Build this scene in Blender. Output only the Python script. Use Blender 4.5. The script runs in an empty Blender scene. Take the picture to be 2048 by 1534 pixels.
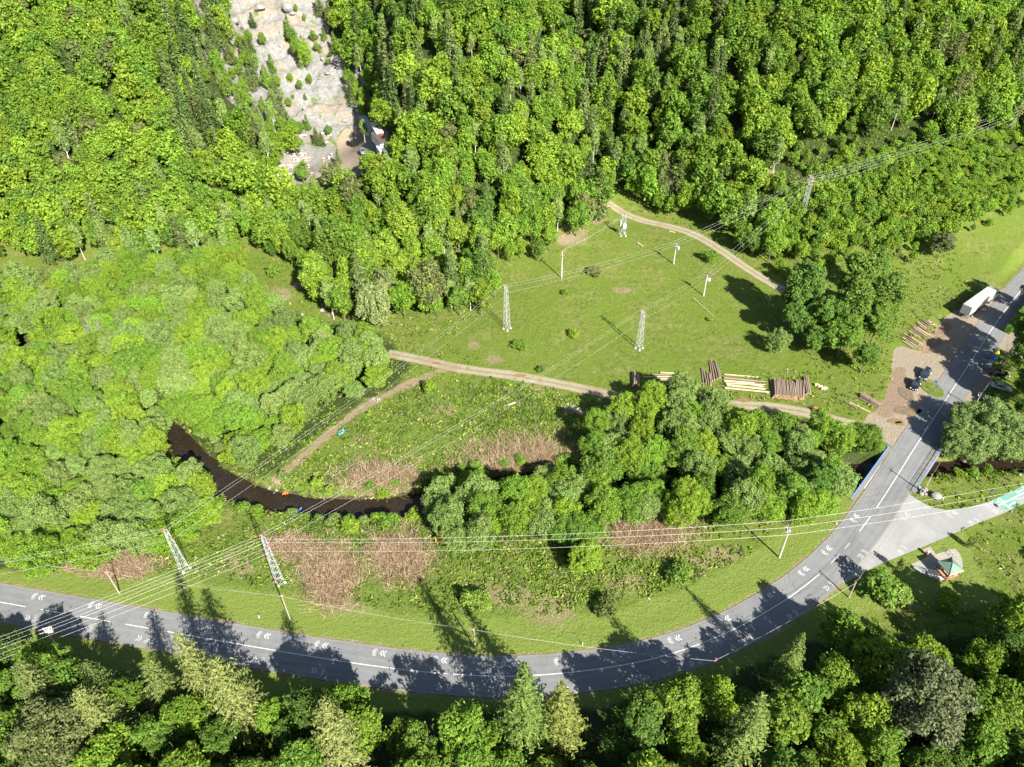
import bpy, math, random
import numpy as np
from mathutils import Vector, Matrix
R = math.radians
random.seed(11); rs = np.random.RandomState(11)
S = bpy.context.scene
COL = S.collection

# ---------------------------------------------------------------- camera
W, H, F = 2048.0, 1534.0, 1450.0            # photograph frame, focal length in its pixels
CAM = np.array([0.0, 0.0, 115.0])
PITCH, ROLL = R(40.0), -0.0185
_up = np.array([0, math.sin(PITCH), math.cos(PITCH)])
FW = np.array([0, math.cos(PITCH), -math.sin(PITCH)])
RT = np.array([1.0, 0, 0]) * math.cos(ROLL) + _up * math.sin(ROLL)
UP = -np.array([1.0, 0, 0]) * math.sin(ROLL) + _up * math.cos(ROLL)
cd = bpy.data.cameras.new('camera'); cd.sensor_width = 36.0; cd.lens = 36.0 * F / W
cd.clip_start = 1.0; cd.clip_end = 4000.0
cam = bpy.data.objects.new('camera', cd); COL.objects.link(cam)
cam.matrix_world = Matrix(((RT[0], UP[0], -FW[0], CAM[0]), (RT[1], UP[1], -FW[1], CAM[1]),
                           (RT[2], UP[2], -FW[2], CAM[2]), (0, 0, 0, 1)))
S.camera = cam

# ---------------------------------------------------------------- sky, sun, exposure
SUN_EL, SUN_AZ = R(35.5), math.atan2(0.51, -0.86)
w = bpy.data.worlds.new('World'); S.world = w; w.use_nodes = True
nt = w.node_tree
sky = nt.nodes.new('ShaderNodeTexSky'); sky.sky_type = 'NISHITA'; sky.sun_disc = False
sky.sun_elevation = SUN_EL; sky.sun_rotation = SUN_AZ
bg = nt.nodes['Background']; bg.inputs['Strength'].default_value = 0.05
nt.links.new(sky.outputs[0], bg.inputs['Color'])
sl = bpy.data.lights.new('sun', 'SUN'); sl.energy = 4.6; sl.angle = R(0.5); sl.color = (1.0, 0.955, 0.87)
so = bpy.data.objects.new('sun', sl); COL.objects.link(so); so.location = (100, -150, 200)
so.rotation_euler = Vector((-0.51 * math.cos(SUN_EL), 0.86 * math.cos(SUN_EL), -math.sin(SUN_EL))).to_track_quat('-Z', 'Y').to_euler()
S.view_settings.view_transform = 'Standard'; S.view_settings.look = 'None'
S.view_settings.exposure = 2.0; S.view_settings.gamma = 1.0
S.cycles.max_bounces = 8; S.cycles.diffuse_bounces = 4; S.cycles.glossy_bounces = 2
S.cycles.transmission_bounces = 4; S.cycles.transparent_max_bounces = 4
S.cycles.use_adaptive_sampling = True; S.cycles.adaptive_threshold = 0.02

# ---------------------------------------------------------------- survey helpers: photograph <-> ground
def proj(P):
    P = np.asarray(P, float); d = P - CAM
    z = d @ FW; z = np.where(z < 1e-3, 1e-3, z)
    return np.stack([W / 2 + F * (d @ RT) / z, H / 2 - F * (d @ UP) / z], -1)
def ray(px, py):
    return FW * F + RT * (px - W / 2) - UP * (py - H / 2)
def plane(px, py, z=0.0):
    d = ray(px, py); t = (z - CAM[2]) / d[2]
    return CAM + d * t
def pip(pts, poly):
    pts = np.asarray(pts, float); x, y = pts[..., 0], pts[..., 1]
    ins = np.zeros(x.shape, bool); n = len(poly)
    for i in range(n):
        x0, y0 = poly[i]; x1, y1 = poly[(i + 1) % n]
        if y0 == y1: continue
        c = ((y0 > y) != (y1 > y)) & (x < (x1 - x0) * (y - y0) / (y1 - y0) + x0)
        ins ^= c
    return ins
def resample(pts, step):
    pts = np.asarray(pts, float); d = np.r_[0, np.cumsum(np.linalg.norm(np.diff(pts, axis=0), axis=1))]
    n = max(2, int(d[-1] / step) + 1); s = np.linspace(0, d[-1], n)
    return np.stack([np.interp(s, d, pts[:, k]) for k in range(pts.shape[1])], 1)
def smooth_line(pts, step=1.0, it=6):
    p = resample(pts, step)
    k = max(1, int(3.0 / step))
    for _ in range(it):
        q = p.copy()
        q[k:-k] = (p[:-2 * k] + 2 * p[k:-k] + p[2 * k:]) / 4 if len(p) > 2 * k else p[k:-k]
        p = q
    return resample(p, step)
def dist_line(x, y, line, box=30.0):
    """distance to a polyline, exact within `box`"""
    out = np.full(x.shape, 1e3)
    m = (x > line[:, 0].min() - box) & (x < line[:, 0].max() + box) & (y > line[:, 1].min() - box) & (y < line[:, 1].max() + box)
    xs, ys = x[m], y[m]; best = np.full(xs.shape, 1e6)
    for a, b in zip(line[:-1], line[1:]):
        dx, dy = b[0] - a[0], b[1] - a[1]; L = dx * dx + dy * dy + 1e-9
        t = np.clip(((xs - a[0]) * dx + (ys - a[1]) * dy) / L, 0, 1)
        best = np.minimum(best, (xs - a[0] - t * dx) ** 2 + (ys - a[1] - t * dy) ** 2)
    out[m] = np.sqrt(best)
    return out
def _hash(i, j, s):
    n = np.sin(i * 127.1 + j * 311.7 + s * 74.7) * 43758.5453
    return n - np.floor(n)
def vnoise(x, y, s=0):
    i, j = np.floor(x), np.floor(y); f, g = x - i, y - j
    f = f * f * (3 - 2 * f); g = g * g * (3 - 2 * g)
    a, b, c, d = _hash(i, j, s), _hash(i + 1, j, s), _hash(i, j + 1, s), _hash(i + 1, j + 1, s)
    return (a * (1 - f) + b * f) * (1 - g) + (c * (1 - f) + d * f) * g
def fbm(x, y, sc, oc=4, s=0):
    t = 0; a = 0.5; x = x / sc; y = y / sc
    for k in range(oc):
        t = t + a * (vnoise(x, y, s + k) - 0.5); x = x * 2.03 + 5.2; y = y * 2.03 + 1.7; a *= 0.5
    return t
def sstep(a, b, v):
    t = np.clip((v - a) / (b - a), 0, 1); return t * t * (3 - 2 * t)

# ---------------------------------------------------------------- courses of road, stream, tracks
ROAD_PX = [(-420, 1128), (-300, 1150), (-120, 1183), (0, 1204.5), (80, 1219), (160, 1233), (246, 1248), (328, 1262), (478, 1289), (560, 1303),
           (700, 1326), (844, 1345), (998, 1355), (1107, 1350), (1227, 1335), (1305, 1320), (1374, 1300), (1461, 1264), (1532, 1226),
           (1588, 1190), (1635, 1154), (1683, 1107), (1719, 1064), (1753, 1017), (1802, 940), (1825, 902), (1878, 820), (1939, 727),
           (1985, 656), (2021, 606), (2060, 560), (2110, 505)]
ROAD = smooth_line([plane(x, y)[:2] for x, y in ROAD_PX], 1.0, 4)
STREAM_PX = [(-200, 640), (-60, 680), (60, 700), (150, 735), (230, 775), (300, 825), (345, 868), (378, 905), (420, 945), (470, 980), (540, 1003), (600, 1015),
             (680, 1022), (760, 1022), (850, 1008), (930, 985), (1010, 968), (1120, 965), (1250, 975), (1380, 985), (1500, 975),
             (1600, 960), (1690, 953), (1800, 945), (1900, 935), (1980, 928), (2050, 935), (2200, 925), (2400, 900)]
WATER_Z = -2.0
STREAM = smooth_line([plane(x, y, WATER_Z)[:2] for x, y in STREAM_PX], 1.0, 4)

# ---------------------------------------------------------------- terrain heights: survey points (px, py, height) solved as a thin plate
CTRL = [(-250, 1200, 0), (0, 1240, 0), (0, 1100, 0), (250, 1150, 0), (500, 1250, 0), (800, 1340, 0), (1150, 1340, 0), (1450, 1260, 0), (1700, 1100, 0), (1850, 900, 0),
        (2000, 1060, 0), (2250, 1000, 1), (1980, 660, 0.3), (2060, 560, 0.6), (2300, 800, 1.5), (2300, 600, 2.0),
        (0, 1420, 0), (500, 1530, .5), (1000, 1530, .5), (1500, 1450, .3), (2000, 1400, .5), (2300, 1400, 1.5),
        (200, 1000, 0), (0, 850, .5), (-250, 850, 1), (300, 800, .3), (600, 800, .3), (600, 950, 0), (900, 850, 0), (800, 720, .4), (1200, 780, 0),
        (1450, 850, 0), (1500, 700, .5), (1650, 700, .6), (1780, 690, .4), (1250, 620, 1), (1000, 660, 1), (1400, 600, 1.6), (1123, 557, 2.5),
        (1350, 530, 2.8), (1100, 500, 4), (1245, 470, 4), (1560, 580, 1.8), (1450, 510, 3), (1800, 560, 1.8), (1950, 480, 4), (2048, 420, 7), (1690, 520, 3.5),
        # feet of the slopes
        (-250, 560, 2), (100, 540, 2), (400, 560, 2), (560, 590, 2), (650, 640, 1), (640, 340, 9), (700, 340, 8.8), (700, 262, 10), (620, 300, 9.5), (570, 335, 9), (745, 262, 10.2), (640, 268, 10), (620, 400, 7)]
# slopes: (foot pixel, foot height, steepness, pixels up the slope)
SLOPES = [((-600, 470), 5, .60, [(-600, y) for y in (470, 320, 160, 0, -250)]), ((-250, 480), 4, .60, [(-250, y) for y in (480, 360, 240, 120, 0, -250)]), ((0, 480), 4, .60, [(0, y) for y in (480, 360, 240, 120, 0, -250)]),
          ((250, 480), 4, .58, [(250, y) for y in (480, 360, 240, 120, 0, -250)]), ((400, 460), 5, .56, [(400, 460), (400, 340), (390, 220), (370, 100), (350, 0), (300, -250)]), ((500, 440), 6, .5, [(500, 440), (490, 330), (470, 250)]),
          ((690, 258), 10.2, .74, [(690, 225), (700, 170), (610, 200), (650, 110), (560, 130), (540, 60), (620, 40), (560, 0), (480, 20), (660, 0), (560, -200)]),
          ((800, 470), 5.5, .46, [(800, 470), (800, 380), (800, 300), (800, 200), (790, 100), (780, 0), (760, -200)]), ((950, 500), 4.5, .54, [(950, 500), (950, 380), (940, 250), (910, 120), (880, 0), (850, -200)]),
          ((1080, 480), 5, .58, [(1080, 480), (1090, 380), (1080, 250), (1040, 120), (1000, 0), (950, -200)]), ((1185, 405), 7, .60, [(1185, 405), (1160, 300), (1120, 200)]),
          ((1300, 395), 6, .40, [(1300, 395), (1265, 330), (1230, 210), (1190, 110), (1130, 0), (1080, -200)]),
          ((1400, 415), 6, .58, [(1400, 415), (1380, 300), (1360, 200), (1330, 100), (1300, 0), (1280, -200)]), ((1560, 480), 4, .57, [(1560, 480), (1560, 400), (1550, 280), (1540, 140), (1520, 0), (1500, -200)]),
          ((1720, 490), 4, .54, [(1720, 490), (1720, 400), (1720, 280), (1720, 140), (1720, 0), (1720, -200)]), ((1880, 460), 5.5, .54, [(1880, 460), (1880, 360), (1880, 240), (1880, 120), (1880, 0), (1880, -200)]),
          ((2048, 400), 7, .54, [(2048, 400), (2048, 300), (2048, 200), (2048, 100), (2048, 0), (2048, -200)]), ((2300, 390), 8, .54, [(2300, 390), (2300, 270), (2300, 140), (2300, 0), (2300, -200)]), ((2600, 380), 9, .54, [(2600, 380), (2600, 200), (2600, 0), (2600, -200)])]
for (fx, fy), z0, t, pts in SLOPES:
    Y0 = plane(fx, fy, z0)[1]
    for px, py in pts:
        d = ray(px, py); c = d[1] / -d[2]
        if c <= 0: c = 60.0
        Y = (CAM[2] - z0 + t * Y0) / (1 / c + t); CTRL.append((px, py, min(CAM[2] - Y / c, 104)))
cp = np.array([plane(x, y, z) for x, y, z in CTRL])
extra = np.array([(x, y, z) for x in (-300, -150, 0, 150, 300) for y, z in ((25, 1.0), (-40, 3.0))] + [(-300, 80, 0.5), (300, 100, 1.5), (-300, 150, 1)], float)
cp = np.vstack([cp, extra])
def _tps(r2): return r2 * np.log(r2 + 1e-9)
_n = len(cp); sc = 100.0; q = cp[:, :2] / sc
_K = _tps(((q[:, None] - q[None]) ** 2).sum(-1)) + np.eye(_n) * 0.004
_P = np.c_[np.ones(_n), q]
_A = np.block([[_K, _P], [_P.T, np.zeros((3, 3))]])
_sol = np.linalg.solve(_A, np.r_[cp[:, 2], np.zeros(3)])
def base_h(x, y):
    x = np.clip(x, -300, 300); y = np.clip(y, -40, 430)
    x = np.clip(x, -260, 260); y = np.clip(y, -40, 380); out = np.zeros(x.size); xf, yf = x.ravel() / sc, y.ravel() / sc
    for a in range(0, x.size, 40000):
        s = slice(a, a + 40000)
        r2 = (xf[s, None] - q[None, :, 0]) ** 2 + (yf[s, None] - q[None, :, 1]) ** 2
        out[s] = _tps(r2) @ _sol[:_n] + _sol[_n] + _sol[_n + 1] * xf[s] + _sol[_n + 2] * yf[s]
    return out.reshape(x.shape)
QUARRY = [(372, -60), (690, -60), (655, 70), (705, 120), (738, 180), (742, 235), (775, 262), (782, 312), (740, 335), (712, 358), (690, 350), (600, 368), (548, 366), (546, 318), (590, 290), (572, 235), (530, 262), (490, 230), (445, 190), (400, 80)]
ROCKY = [(372, -60), (690, -60), (655, 70), (705, 120), (738, 180), (742, 235), (690, 250), (592, 262), (572, 262), (530, 262), (490, 230), (445, 190), (400, 80)]
def make_axis(lo, hi, step, far_lo, far_hi):
    a = np.arange(lo, hi + 1e-6, step)
    l = lo - np.cumsum(step * 1.25 ** np.arange(1, 40)); l = l[l > far_lo][::-1]
    h = hi + np.cumsum(step * 1.25 ** np.arange(1, 40)); h = h[h < far_hi]
    return np.r_[far_lo, l, a, h, far_hi]
GX = make_axis(-215, 215, 0.8, -900, 900); GY = make_axis(28, 350, 0.8, -500, 1100)
XX, YY = np.meshgrid(GX, GY)
ZZ = base_h(XX, YY)
PX = proj(np.stack([XX, YY, ZZ], -1)); near = (np.abs(XX) < 216) & (YY > 27) & (YY < 352)
rock_m = pip(PX, ROCKY) & near
def blur(m, it=2):
    m = m.astype(float)
    for _ in range(it):
        m[1:-1, 1:-1] = (m[1:-1, 1:-1] * 2 + m[:-2, 1:-1] + m[2:, 1:-1] + m[1:-1, :-2] + m[1:-1, 2:]) / 6
    return m
rock_m = blur(rock_m, 4)
ZZ += rock_m * (4.2 * fbm(XX, YY, 10, 5, 3) - 7.0 * np.abs(fbm(XX * 1.0 + YY * .4, YY * .45, 11, 4, 8)) + .75 * np.sin(ZZ * 1.35 + 9 * fbm(XX, YY, 14, 3, 12)) + 1.1 * fbm(XX, YY, 2.6, 3, 15))
hillm = sstep(3, 14, ZZ)
ZZ += hillm * 3.0 * fbm(XX, YY, 26, 3, 5) + (1 - hillm) * 0.5 * fbm(XX, YY, 12, 4, 6) * near
droad = dist_line(XX, YY, ROAD); _k = int(np.argmin(np.abs(STREAM[:, 0] - plane(1790, 945)[0])))
dstream = np.minimum(dist_line(XX, YY, STREAM[:_k + 1]) + .6, dist_line(XX, YY, STREAM[_k:]) + 1.7)
# sheets that must lie flat
SIDE_PX = [(1812, 984), (1835, 1000), (1863, 1015), (1892, 1020.5), (1930, 1017), (1975, 1004.5), (2000, 995), (2048, 970.5), (2120, 935), (2240, 880), (2240, 915), (2130, 963), (2048, 1007), (2012, 1024),
           (1940, 1053), (1880, 1079), (1820, 1104), (1760, 1128), (1716, 1150), (1688, 1168), (1672, 1150), (1700, 1120), (1740, 1075), (1790, 1010)]
PAVE_PX = [(1822, 1128), (1850, 1116.5), (1853, 1113), (1844, 1100), (1859.6, 1093), (1871, 1108.5), (1909, 1097), (1918, 1106), (1923, 1117), (1925.5, 1131), (1922, 1146), (1906, 1157.5), (1889, 1161.5), (1868, 1158.5), (1844, 1149), (1829, 1138)]
YARD_PX = [(1700, 868), (1722, 858), (1733, 830), (1752, 822), (1782, 775), (1786, 700), (1800, 692), (1850, 705), (1880, 645), (1905, 622), (1990, 586), (2034, 560), (2060, 575), (1960, 740), (1850, 900), (1800, 905), (1778, 888), (1735, 868)]
flat = np.maximum(sstep(8.0, 4.6, droad), 0)
sidep = np.array([plane(x, y)[:2] for x, y in SIDE_PX]); pavep = np.array([plane(x, y)[:2] for x, y in PAVE_PX])
yardp = np.array([plane(x, y)[:2] for x, y in YARD_PX])
P2 = np.stack([XX, YY], -1)
for poly in (sidep, pavep, yardp):
    flat = np.maximum(flat, np.clip(blur(pip(P2, poly) & near, 5) * 2.5, 0, 1))
ZZ *= (1 - flat)
carve = sstep(5.8, 2.6, dstream + 2.2 * fbm(XX, YY, 7, 3, 9))
ZZ = ZZ * (1 - carve) + carve * (WATER_Z - 0.7)
def height(x, y):
    x = np.asarray(x, float); y = np.asarray(y, float)
    i = np.clip(np.searchsorted(GX, x) - 1, 0, len(GX) - 2); j = np.clip(np.searchsorted(GY, y) - 1, 0, len(GY) - 2)
    f = np.clip((x - GX[i]) / (GX[i + 1] - GX[i]), 0, 1); g = np.clip((y - GY[j]) / (GY[j + 1] - GY[j]), 0, 1)
    return (ZZ[j, i] * (1 - f) + ZZ[j, i + 1] * f) * (1 - g) + (ZZ[j + 1, i] * (1 - f) + ZZ[j + 1, i + 1] * f) * g
def gp(px, py, dz=0.0):
    """the point whose spot dz above the ground is seen at this pixel; returns the ground point under it"""
    d = ray(px, py); t = np.linspace(40, 700, 3400) / np.linalg.norm(d)
    P = CAM + t[:, None] * d; hh = height(P[:, 0], P[:, 1]) + dz
    k = np.argmax(P[:, 2] < hh)
    if k == 0: k = len(P) - 1
    a = P[k]
    return np.array([a[0], a[1], float(height(a[0], a[1]))])
# ---------------------------------------------------------------- materials
def new_mat(name):
    m = bpy.data.materials.new(name); m.use_nodes = True
    n = m.node_tree; b = n.nodes['Principled BSDF']
    return m, n, b
def N(n, t, **kw):
    o = n.nodes.new(t)
    for k, v in kw.items():
        if hasattr(o, k) and k not in ('inputs',): setattr(o, k, v)
    return o
def mixc(n, fac, a, b, blend='MIX'):
    o = n.nodes.new('ShaderNodeMix'); o.data_type = 'RGBA'; o.blend_type = blend
    for k, v in ((0, fac), (6, a), (7, b)):
        if hasattr(v, 'links') or hasattr(v, 'is_linked'): n.links.new(v, o.inputs[k])
        else: o.inputs[k].default_value = v if k == 0 else (*v[:3], 1)
    return o.outputs[2]
def noise(n, vec, scale, detail=3, rough=.55, dist=0.0):
    o = n.nodes.new('ShaderNodeTexNoise'); o.inputs['Scale'].default_value = scale
    o.inputs['Detail'].default_value = detail; o.inputs['Roughness'].default_value = rough; o.inputs['Distortion'].default_value = dist
    if vec is not None: n.links.new(vec, o.inputs['Vector'])
    return o.outputs['Fac']
def ramp(n, fac, stops):
    o = n.nodes.new('ShaderNodeValToRGB'); e = o.color_ramp.elements
    while len(e) < len(stops): e.new(0.5)
    for el, (p, c) in zip(e, stops): el.position = p; el.color = (*c, 1)
    n.links.new(fac, o.inputs[0]); return o.outputs[0]
def mrange(n, v, a, b, c=0.0, d=1.0, smooth=True):
    o = n.nodes.new('ShaderNodeMapRange')
    if smooth: o.interpolation_type = 'SMOOTHSTEP'
    n.links.new(v, o.inputs[0])
    for k, x in zip((1, 2, 3, 4), (a, b, c, d)): o.inputs[k].default_value = x
    return o.outputs[0]
def mth(n, op, a, b=None):
    o = n.nodes.new('ShaderNodeMath'); o.operation = op
    for k, v in ((0, a), (1, b)):
        if v is None: continue
        if isinstance(v, (int, float)): o.inputs[k].default_value = v
        else: n.links.new(v, o.inputs[k])
    return o.outputs[0]
def bump(n, b, fac, strength, dist):
    o = n.nodes.new('ShaderNodeBump'); o.inputs['Strength'].default_value = strength; o.inputs['Distance'].default_value = dist
    n.links.new(fac, o.inputs['Height']); n.links.new(o.outputs[0], b.inputs['Normal'])
def attr(n, name):
    o = n.nodes.new('ShaderNodeAttribute'); o.attribute_name = name; return o
def wpos(n): return n.nodes.new('ShaderNodeNewGeometry').outputs['Position']
def opos(n): return n.nodes.new('ShaderNodeTexCoord').outputs['Object']
def simple(name, col, rough=.6, metal=0.0, var=.15, scale=3.0, bumpd=0.0, spec=.5, world=False):
    m, n, b = new_mat(name)
    f = noise(n, wpos(n) if world else opos(n), scale, 4, .6)
    c = ramp(n, f, [(.3, tuple(x * (1 - var) for x in col)), (.7, tuple(min(1, x * (1 + var)) for x in col))])
    n.links.new(c, b.inputs['Base Color']); b.inputs['Roughness'].default_value = rough; b.inputs['Metallic'].default_value = metal
    b.inputs['Specular IOR Level'].default_value = spec
    if bumpd: bump(n, b, f, .5, bumpd)
    return m

def ground_material():
    m, n, b = new_mat('ground'); P = wpos(n); b.inputs['Roughness'].default_value = .95; b.inputs['Specular IOR Level'].default_value = .12
    n1 = noise(n, P, .9, 5, .72); n2 = noise(n, P, .09, 4, .6); n3 = noise(n, P, 3.2, 3, .7); n4 = noise(n, P, .33, 4, .7, .5)
    grass = ramp(n, n1, [(.28, (.038, .062, .009)), (.42, (.066, .096, .014)), (.56, (.092, .122, .018)), (.74, (.135, .152, .034))])
    old = ramp(n, n1, [(.3, (.075, .085, .022)), (.6, (.14, .145, .045)), (.8, (.21, .19, .085))])
    c = mixc(n, mrange(n, n4, .46, .66), grass, old); n6 = noise(n, P, 1.9, 5, .8); c = mixc(n, mrange(n, n6, .53, .66, 0, .6), c, (.038, .066, .012))
    mp = n.nodes.new('ShaderNodeMapping'); mp.inputs['Rotation'].default_value = (0, 0, -.22); mp.inputs['Scale'].default_value = (.06, 1.0, 1); n.links.new(P, mp.inputs[0]); c = mixc(n, mrange(n, noise(n, mp.outputs[0], .55, 4, .6), .52, .64, 0, .5), c, (.125, .125, .035))
    c = mixc(n, mrange(n, n2, .40, .62), c, ramp(n, n3, [(.3, (.055, .085, .011)), (.7, (.108, .142, .020))]))
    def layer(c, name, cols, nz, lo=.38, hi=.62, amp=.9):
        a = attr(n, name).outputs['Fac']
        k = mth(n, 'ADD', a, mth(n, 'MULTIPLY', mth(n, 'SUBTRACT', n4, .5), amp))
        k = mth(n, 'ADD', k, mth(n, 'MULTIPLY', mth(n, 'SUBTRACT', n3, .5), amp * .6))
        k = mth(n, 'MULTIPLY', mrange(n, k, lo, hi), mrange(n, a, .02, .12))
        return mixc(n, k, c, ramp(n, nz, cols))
    c = layer(c, 'rank', [(.28, (.034, .058, .010)), (.5, (.078, .112, .018)), (.72, (.135, .160, .04))], n3, .3, .8)
    c = layer(c, 'mown', [(.3, (.082, .118, .020)), (.55, (.112, .148, .028)), (.78, (.165, .175, .05))], n3)
    c = layer(c, 'floor', [(.3, (.014, .021, .007)), (.6, (.034, .048, .011)), (.8, (.058, .058, .024))], n3, .2, .6)  # dark woodland floor, lowered further to stand in for the gully's shade
    c = layer(c, 'dry', [(.3, (.075, .085, .028)), (.5, (.145, .125, .06)), (.75, (.23, .185, .105))], n3, .35, .75, 1.3)
    c = layer(c, 'dirt', [(.3, (.12, .09, .055)), (.5, (.175, .132, .085)), (.75, (.24, .19, .13))], n3)
    c = layer(c, 'gravel', [(.28, (.145, .115, .082)), (.5, (.20, .164, .12)), (.72, (.255, .215, .165))], n3, .42, .58, .5)
    c = layer(c, 'chips', [(.3, (.11, .072, .046)), (.5, (.165, .118, .08)), (.7, (.23, .175, .125))], n3, .35, .65, 1.1)
    # bare quarry rock: tan scree with grey bedrock
    vs = n.nodes.new('ShaderNodeTexVoronoi'); vs.feature = 'DISTANCE_TO_EDGE'; vs.inputs['Scale'].default_value = .32; nd = n.nodes.new('ShaderNodeTexNoise'); nd.inputs['Scale'].default_value = .4; nd.inputs['Detail'].default_value = 4; n.links.new(P, nd.inputs['Vector']); va = n.nodes.new('ShaderNodeVectorMath'); va.operation = 'MULTIPLY_ADD'; va.inputs[1].default_value = (3, 3, 3); n.links.new(nd.outputs['Color'], va.inputs[0]); n.links.new(P, va.inputs[2]); n.links.new(va.outputs[0], vs.inputs['Vector'])
    rk = ramp(n, n1, [(.25, (.085, .085, .082)), (.45, (.15, .149, .142)), (.7, (.215, .21, .20))])
    tan = ramp(n, n1, [(.25, (.125, .10, .07)), (.45, (.185, .152, .112)), (.7, (.235, .20, .152))])
    rc = mixc(n, mrange(n, noise(n, P, .06, 5, .65, 1.2), .40, .54), tan, rk)
    rc = mixc(n, mrange(n, vs.outputs['Distance'], .0, .10, .30, 0), rc, (.09, .083, .072))
    rc = mixc(n, mrange(n, noise(n, P, .2, 5, .7), .56, .66), rc, (.085, .11, .032))
    a = attr(n, 'rock').outputs['Fac']
    k = mth(n, 'ADD', a, mth(n, 'MULTIPLY', mth(n, 'SUBTRACT', n4, .5), .9))
    c = mixc(n, mth(n, 'MULTIPLY', mrange(n, k, .4, .6), mrange(n, a, .02, .1)), c, rc)
    a = attr(n, 'bed').outputs['Fac']
    c = mixc(n, mrange(n, a, .3, .7), c, ramp(n, n3, [(.3, (.025, .019, .012)), (.7, (.07, .055, .036))]))
    n.links.new(c, b.inputs['Base Color'])
    bump(n, b, mth(n, 'ADD', n1, mth(n, 'MULTIPLY', n3, .6)), .8, .35)
    return m
def asphalt_material(name, base, light, streaks=True):
    m, n, b = new_mat(name); P = wpos(n); b.inputs['Roughness'].default_value = .9; b.inputs['Specular IOR Level'].default_value = .2
    f = noise(n, P, 9, 4, .75); g = noise(n, P, .16, 5, .6, .6)
    c = mixc(n, mrange(n, g, .35, .66), base, light)
    if streaks:
        u = attr(n, 'across').outputs['Fac']; v = attr(n, 'along').outputs['Fac']
        cx = n.nodes.new('ShaderNodeCombineXYZ'); n.links.new(mth(n, 'MULTIPLY', u, 2.2), cx.inputs[0]); n.links.new(mth(n, 'MULTIPLY', v, .035), cx.inputs[1])
        s = noise(n, cx.outputs[0], 1.0, 4, .65)
        c = mixc(n, mrange(n, s, .46, .74, 0, .32), c, tuple(x * .75 for x in base))
        wv = mth(n, 'ABSOLUTE', mth(n, 'SUBTRACT', mth(n, 'ABSOLUTE', u), 1.8))
        c = mixc(n, mrange(n, mth(n, 'ABSOLUTE', mth(n, 'SUBTRACT', wv, .75)), 0, .5, .22, 0), c, tuple(min(1, x * 1.25) for x in light))
        # dusty verges
        e = mth(n, 'ADD', mth(n, 'ABSOLUTE', u), mth(n, 'MULTIPLY', noise(n, P, .8, 4, .7), .9))
        c = mixc(n, mrange(n, e, 3.6, 4.15, 0, .8), c, (.24, .20, .15))
    c = mixc(n, .35, c, ramp(n, f, [(.3, (.06, .06, .06)), (.7, (.3, .3, .3))]), 'OVERLAY')
    cr = n.nodes.new('ShaderNodeTexVoronoi'); cr.feature = 'DISTANCE_TO_EDGE'; cr.inputs['Scale'].default_value = .13
    d = n.nodes.new('ShaderNodeMixRGB'); d.blend_type = 'ADD'; d.inputs[0].default_value = 1
    nv = n.nodes.new('ShaderNodeTexNoise'); nv.inputs['Scale'].default_value = .5; n.links.new(P, nv.inputs['Vector'])
    n.links.new(P, d.inputs[1]); n.links.new(nv.outputs['Color'], d.inputs[2]); n.links.new(d.outputs[0], cr.inputs['Vector'])
    c = mixc(n, mrange(n, cr.outputs['Distance'], 0, .008, .35, 0), c, (.05, .05, .05))
    n.links.new(c, b.inputs['Base Color']); bump(n, b, f, .3, .02)
    return m
M = {}
M['ground'] = ground_material()
M['asphalt'] = asphalt_material('asphalt', (.150, .154, .156), (.182, .184, .182))
M['pale_asphalt'] = asphalt_material('pale_asphalt', (.235, .235, .226), (.285, .283, .272), False)
M['deck'] = asphalt_material('deck_concrete', (.165, .162, .155), (.20, .196, .188), False)
def paint(name, col, wear=.5):
    m, n, b = new_mat(name); b.inputs['Roughness'].default_value = .7
    f = noise(n, wpos(n), 5, 4, .75)
    c = mixc(n, mrange(n, f, wear, wear + .18), col, (.19, .19, .19)); n.links.new(c, b.inputs['Base Color']); return m
M['white_paint'] = paint('white_paint', (.48, .48, .47), .56)
M['worn_paint'] = paint('worn_paint', (.36, .36, .355), .52)
M['green_paint'] = paint('green_paint', (.10, .225, .165), .70)
M['galv'] = simple('galvanised_steel', (.34, .36, .37), .5, .35, .12, 2)
M['tower_steel'] = simple('pale_tower_steel', (.30, .315, .32), .6, .1, .12, 2)
M['wire'] = simple('aluminium_wire', (.36, .36, .35), .5, .3, .05, 2)
M['ceramic'] = simple('brown_insulator', (.20, .06, .03), .25, 0, .15, 8)
M['concrete'] = simple('concrete', (.34, .33, .31), .85, 0, .18, 2.5, .01)
M['pole_concrete'] = simple('pole_concrete', (.34, .335, .32), .8, 0, .12, 2.5)
M['pole_wood'] = simple('weathered_pole_wood', (.25, .205, .155), .85, 0, .25, 4, .01)
M['blue_rail'] = simple('blue_rail_paint', (.05, .15, .42), .5, 0, .25, 2)
M['blue'] = simple('blue_plastic', (.02, .10, .42), .4, 0, .15, 2)
M['bright_blue'] = simple('blue_tarp', (.10, .36, .62), .5, 0, .2, 3)
M['yellow'] = simple('yellow_plastic', (.50, .36, .02), .45, 0, .12, 2)
M['green_plastic'] = simple('green_plastic', (.02, .22, .14), .45, 0, .12, 2)
M['grey_plastic'] = simple('grey_plastic', (.16, .17, .18), .5, 0, .15, 2)
M['red'] = simple('red_paint', (.45, .04, .02), .45, 0, .15, 2)
M['orange'] = simple('orange_cloth', (.75, .12, .02), .7, 0, .15, 3)
M['rust'] = simple('rust_orange_paint', (.42, .13, .04), .6, 0, .2, 5)
M['white'] = simple('white_paint_coat', (.5, .5, .48), .45, 0, .06, 2)
M['trailer_white'] = simple('trailer_white', (.30, .295, .28), .5, 0, .08, 1.2)
M['trailer_grey'] = simple('trailer_door_grey', (.27, .28, .26), .5, 0, .08, 1.2)
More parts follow.
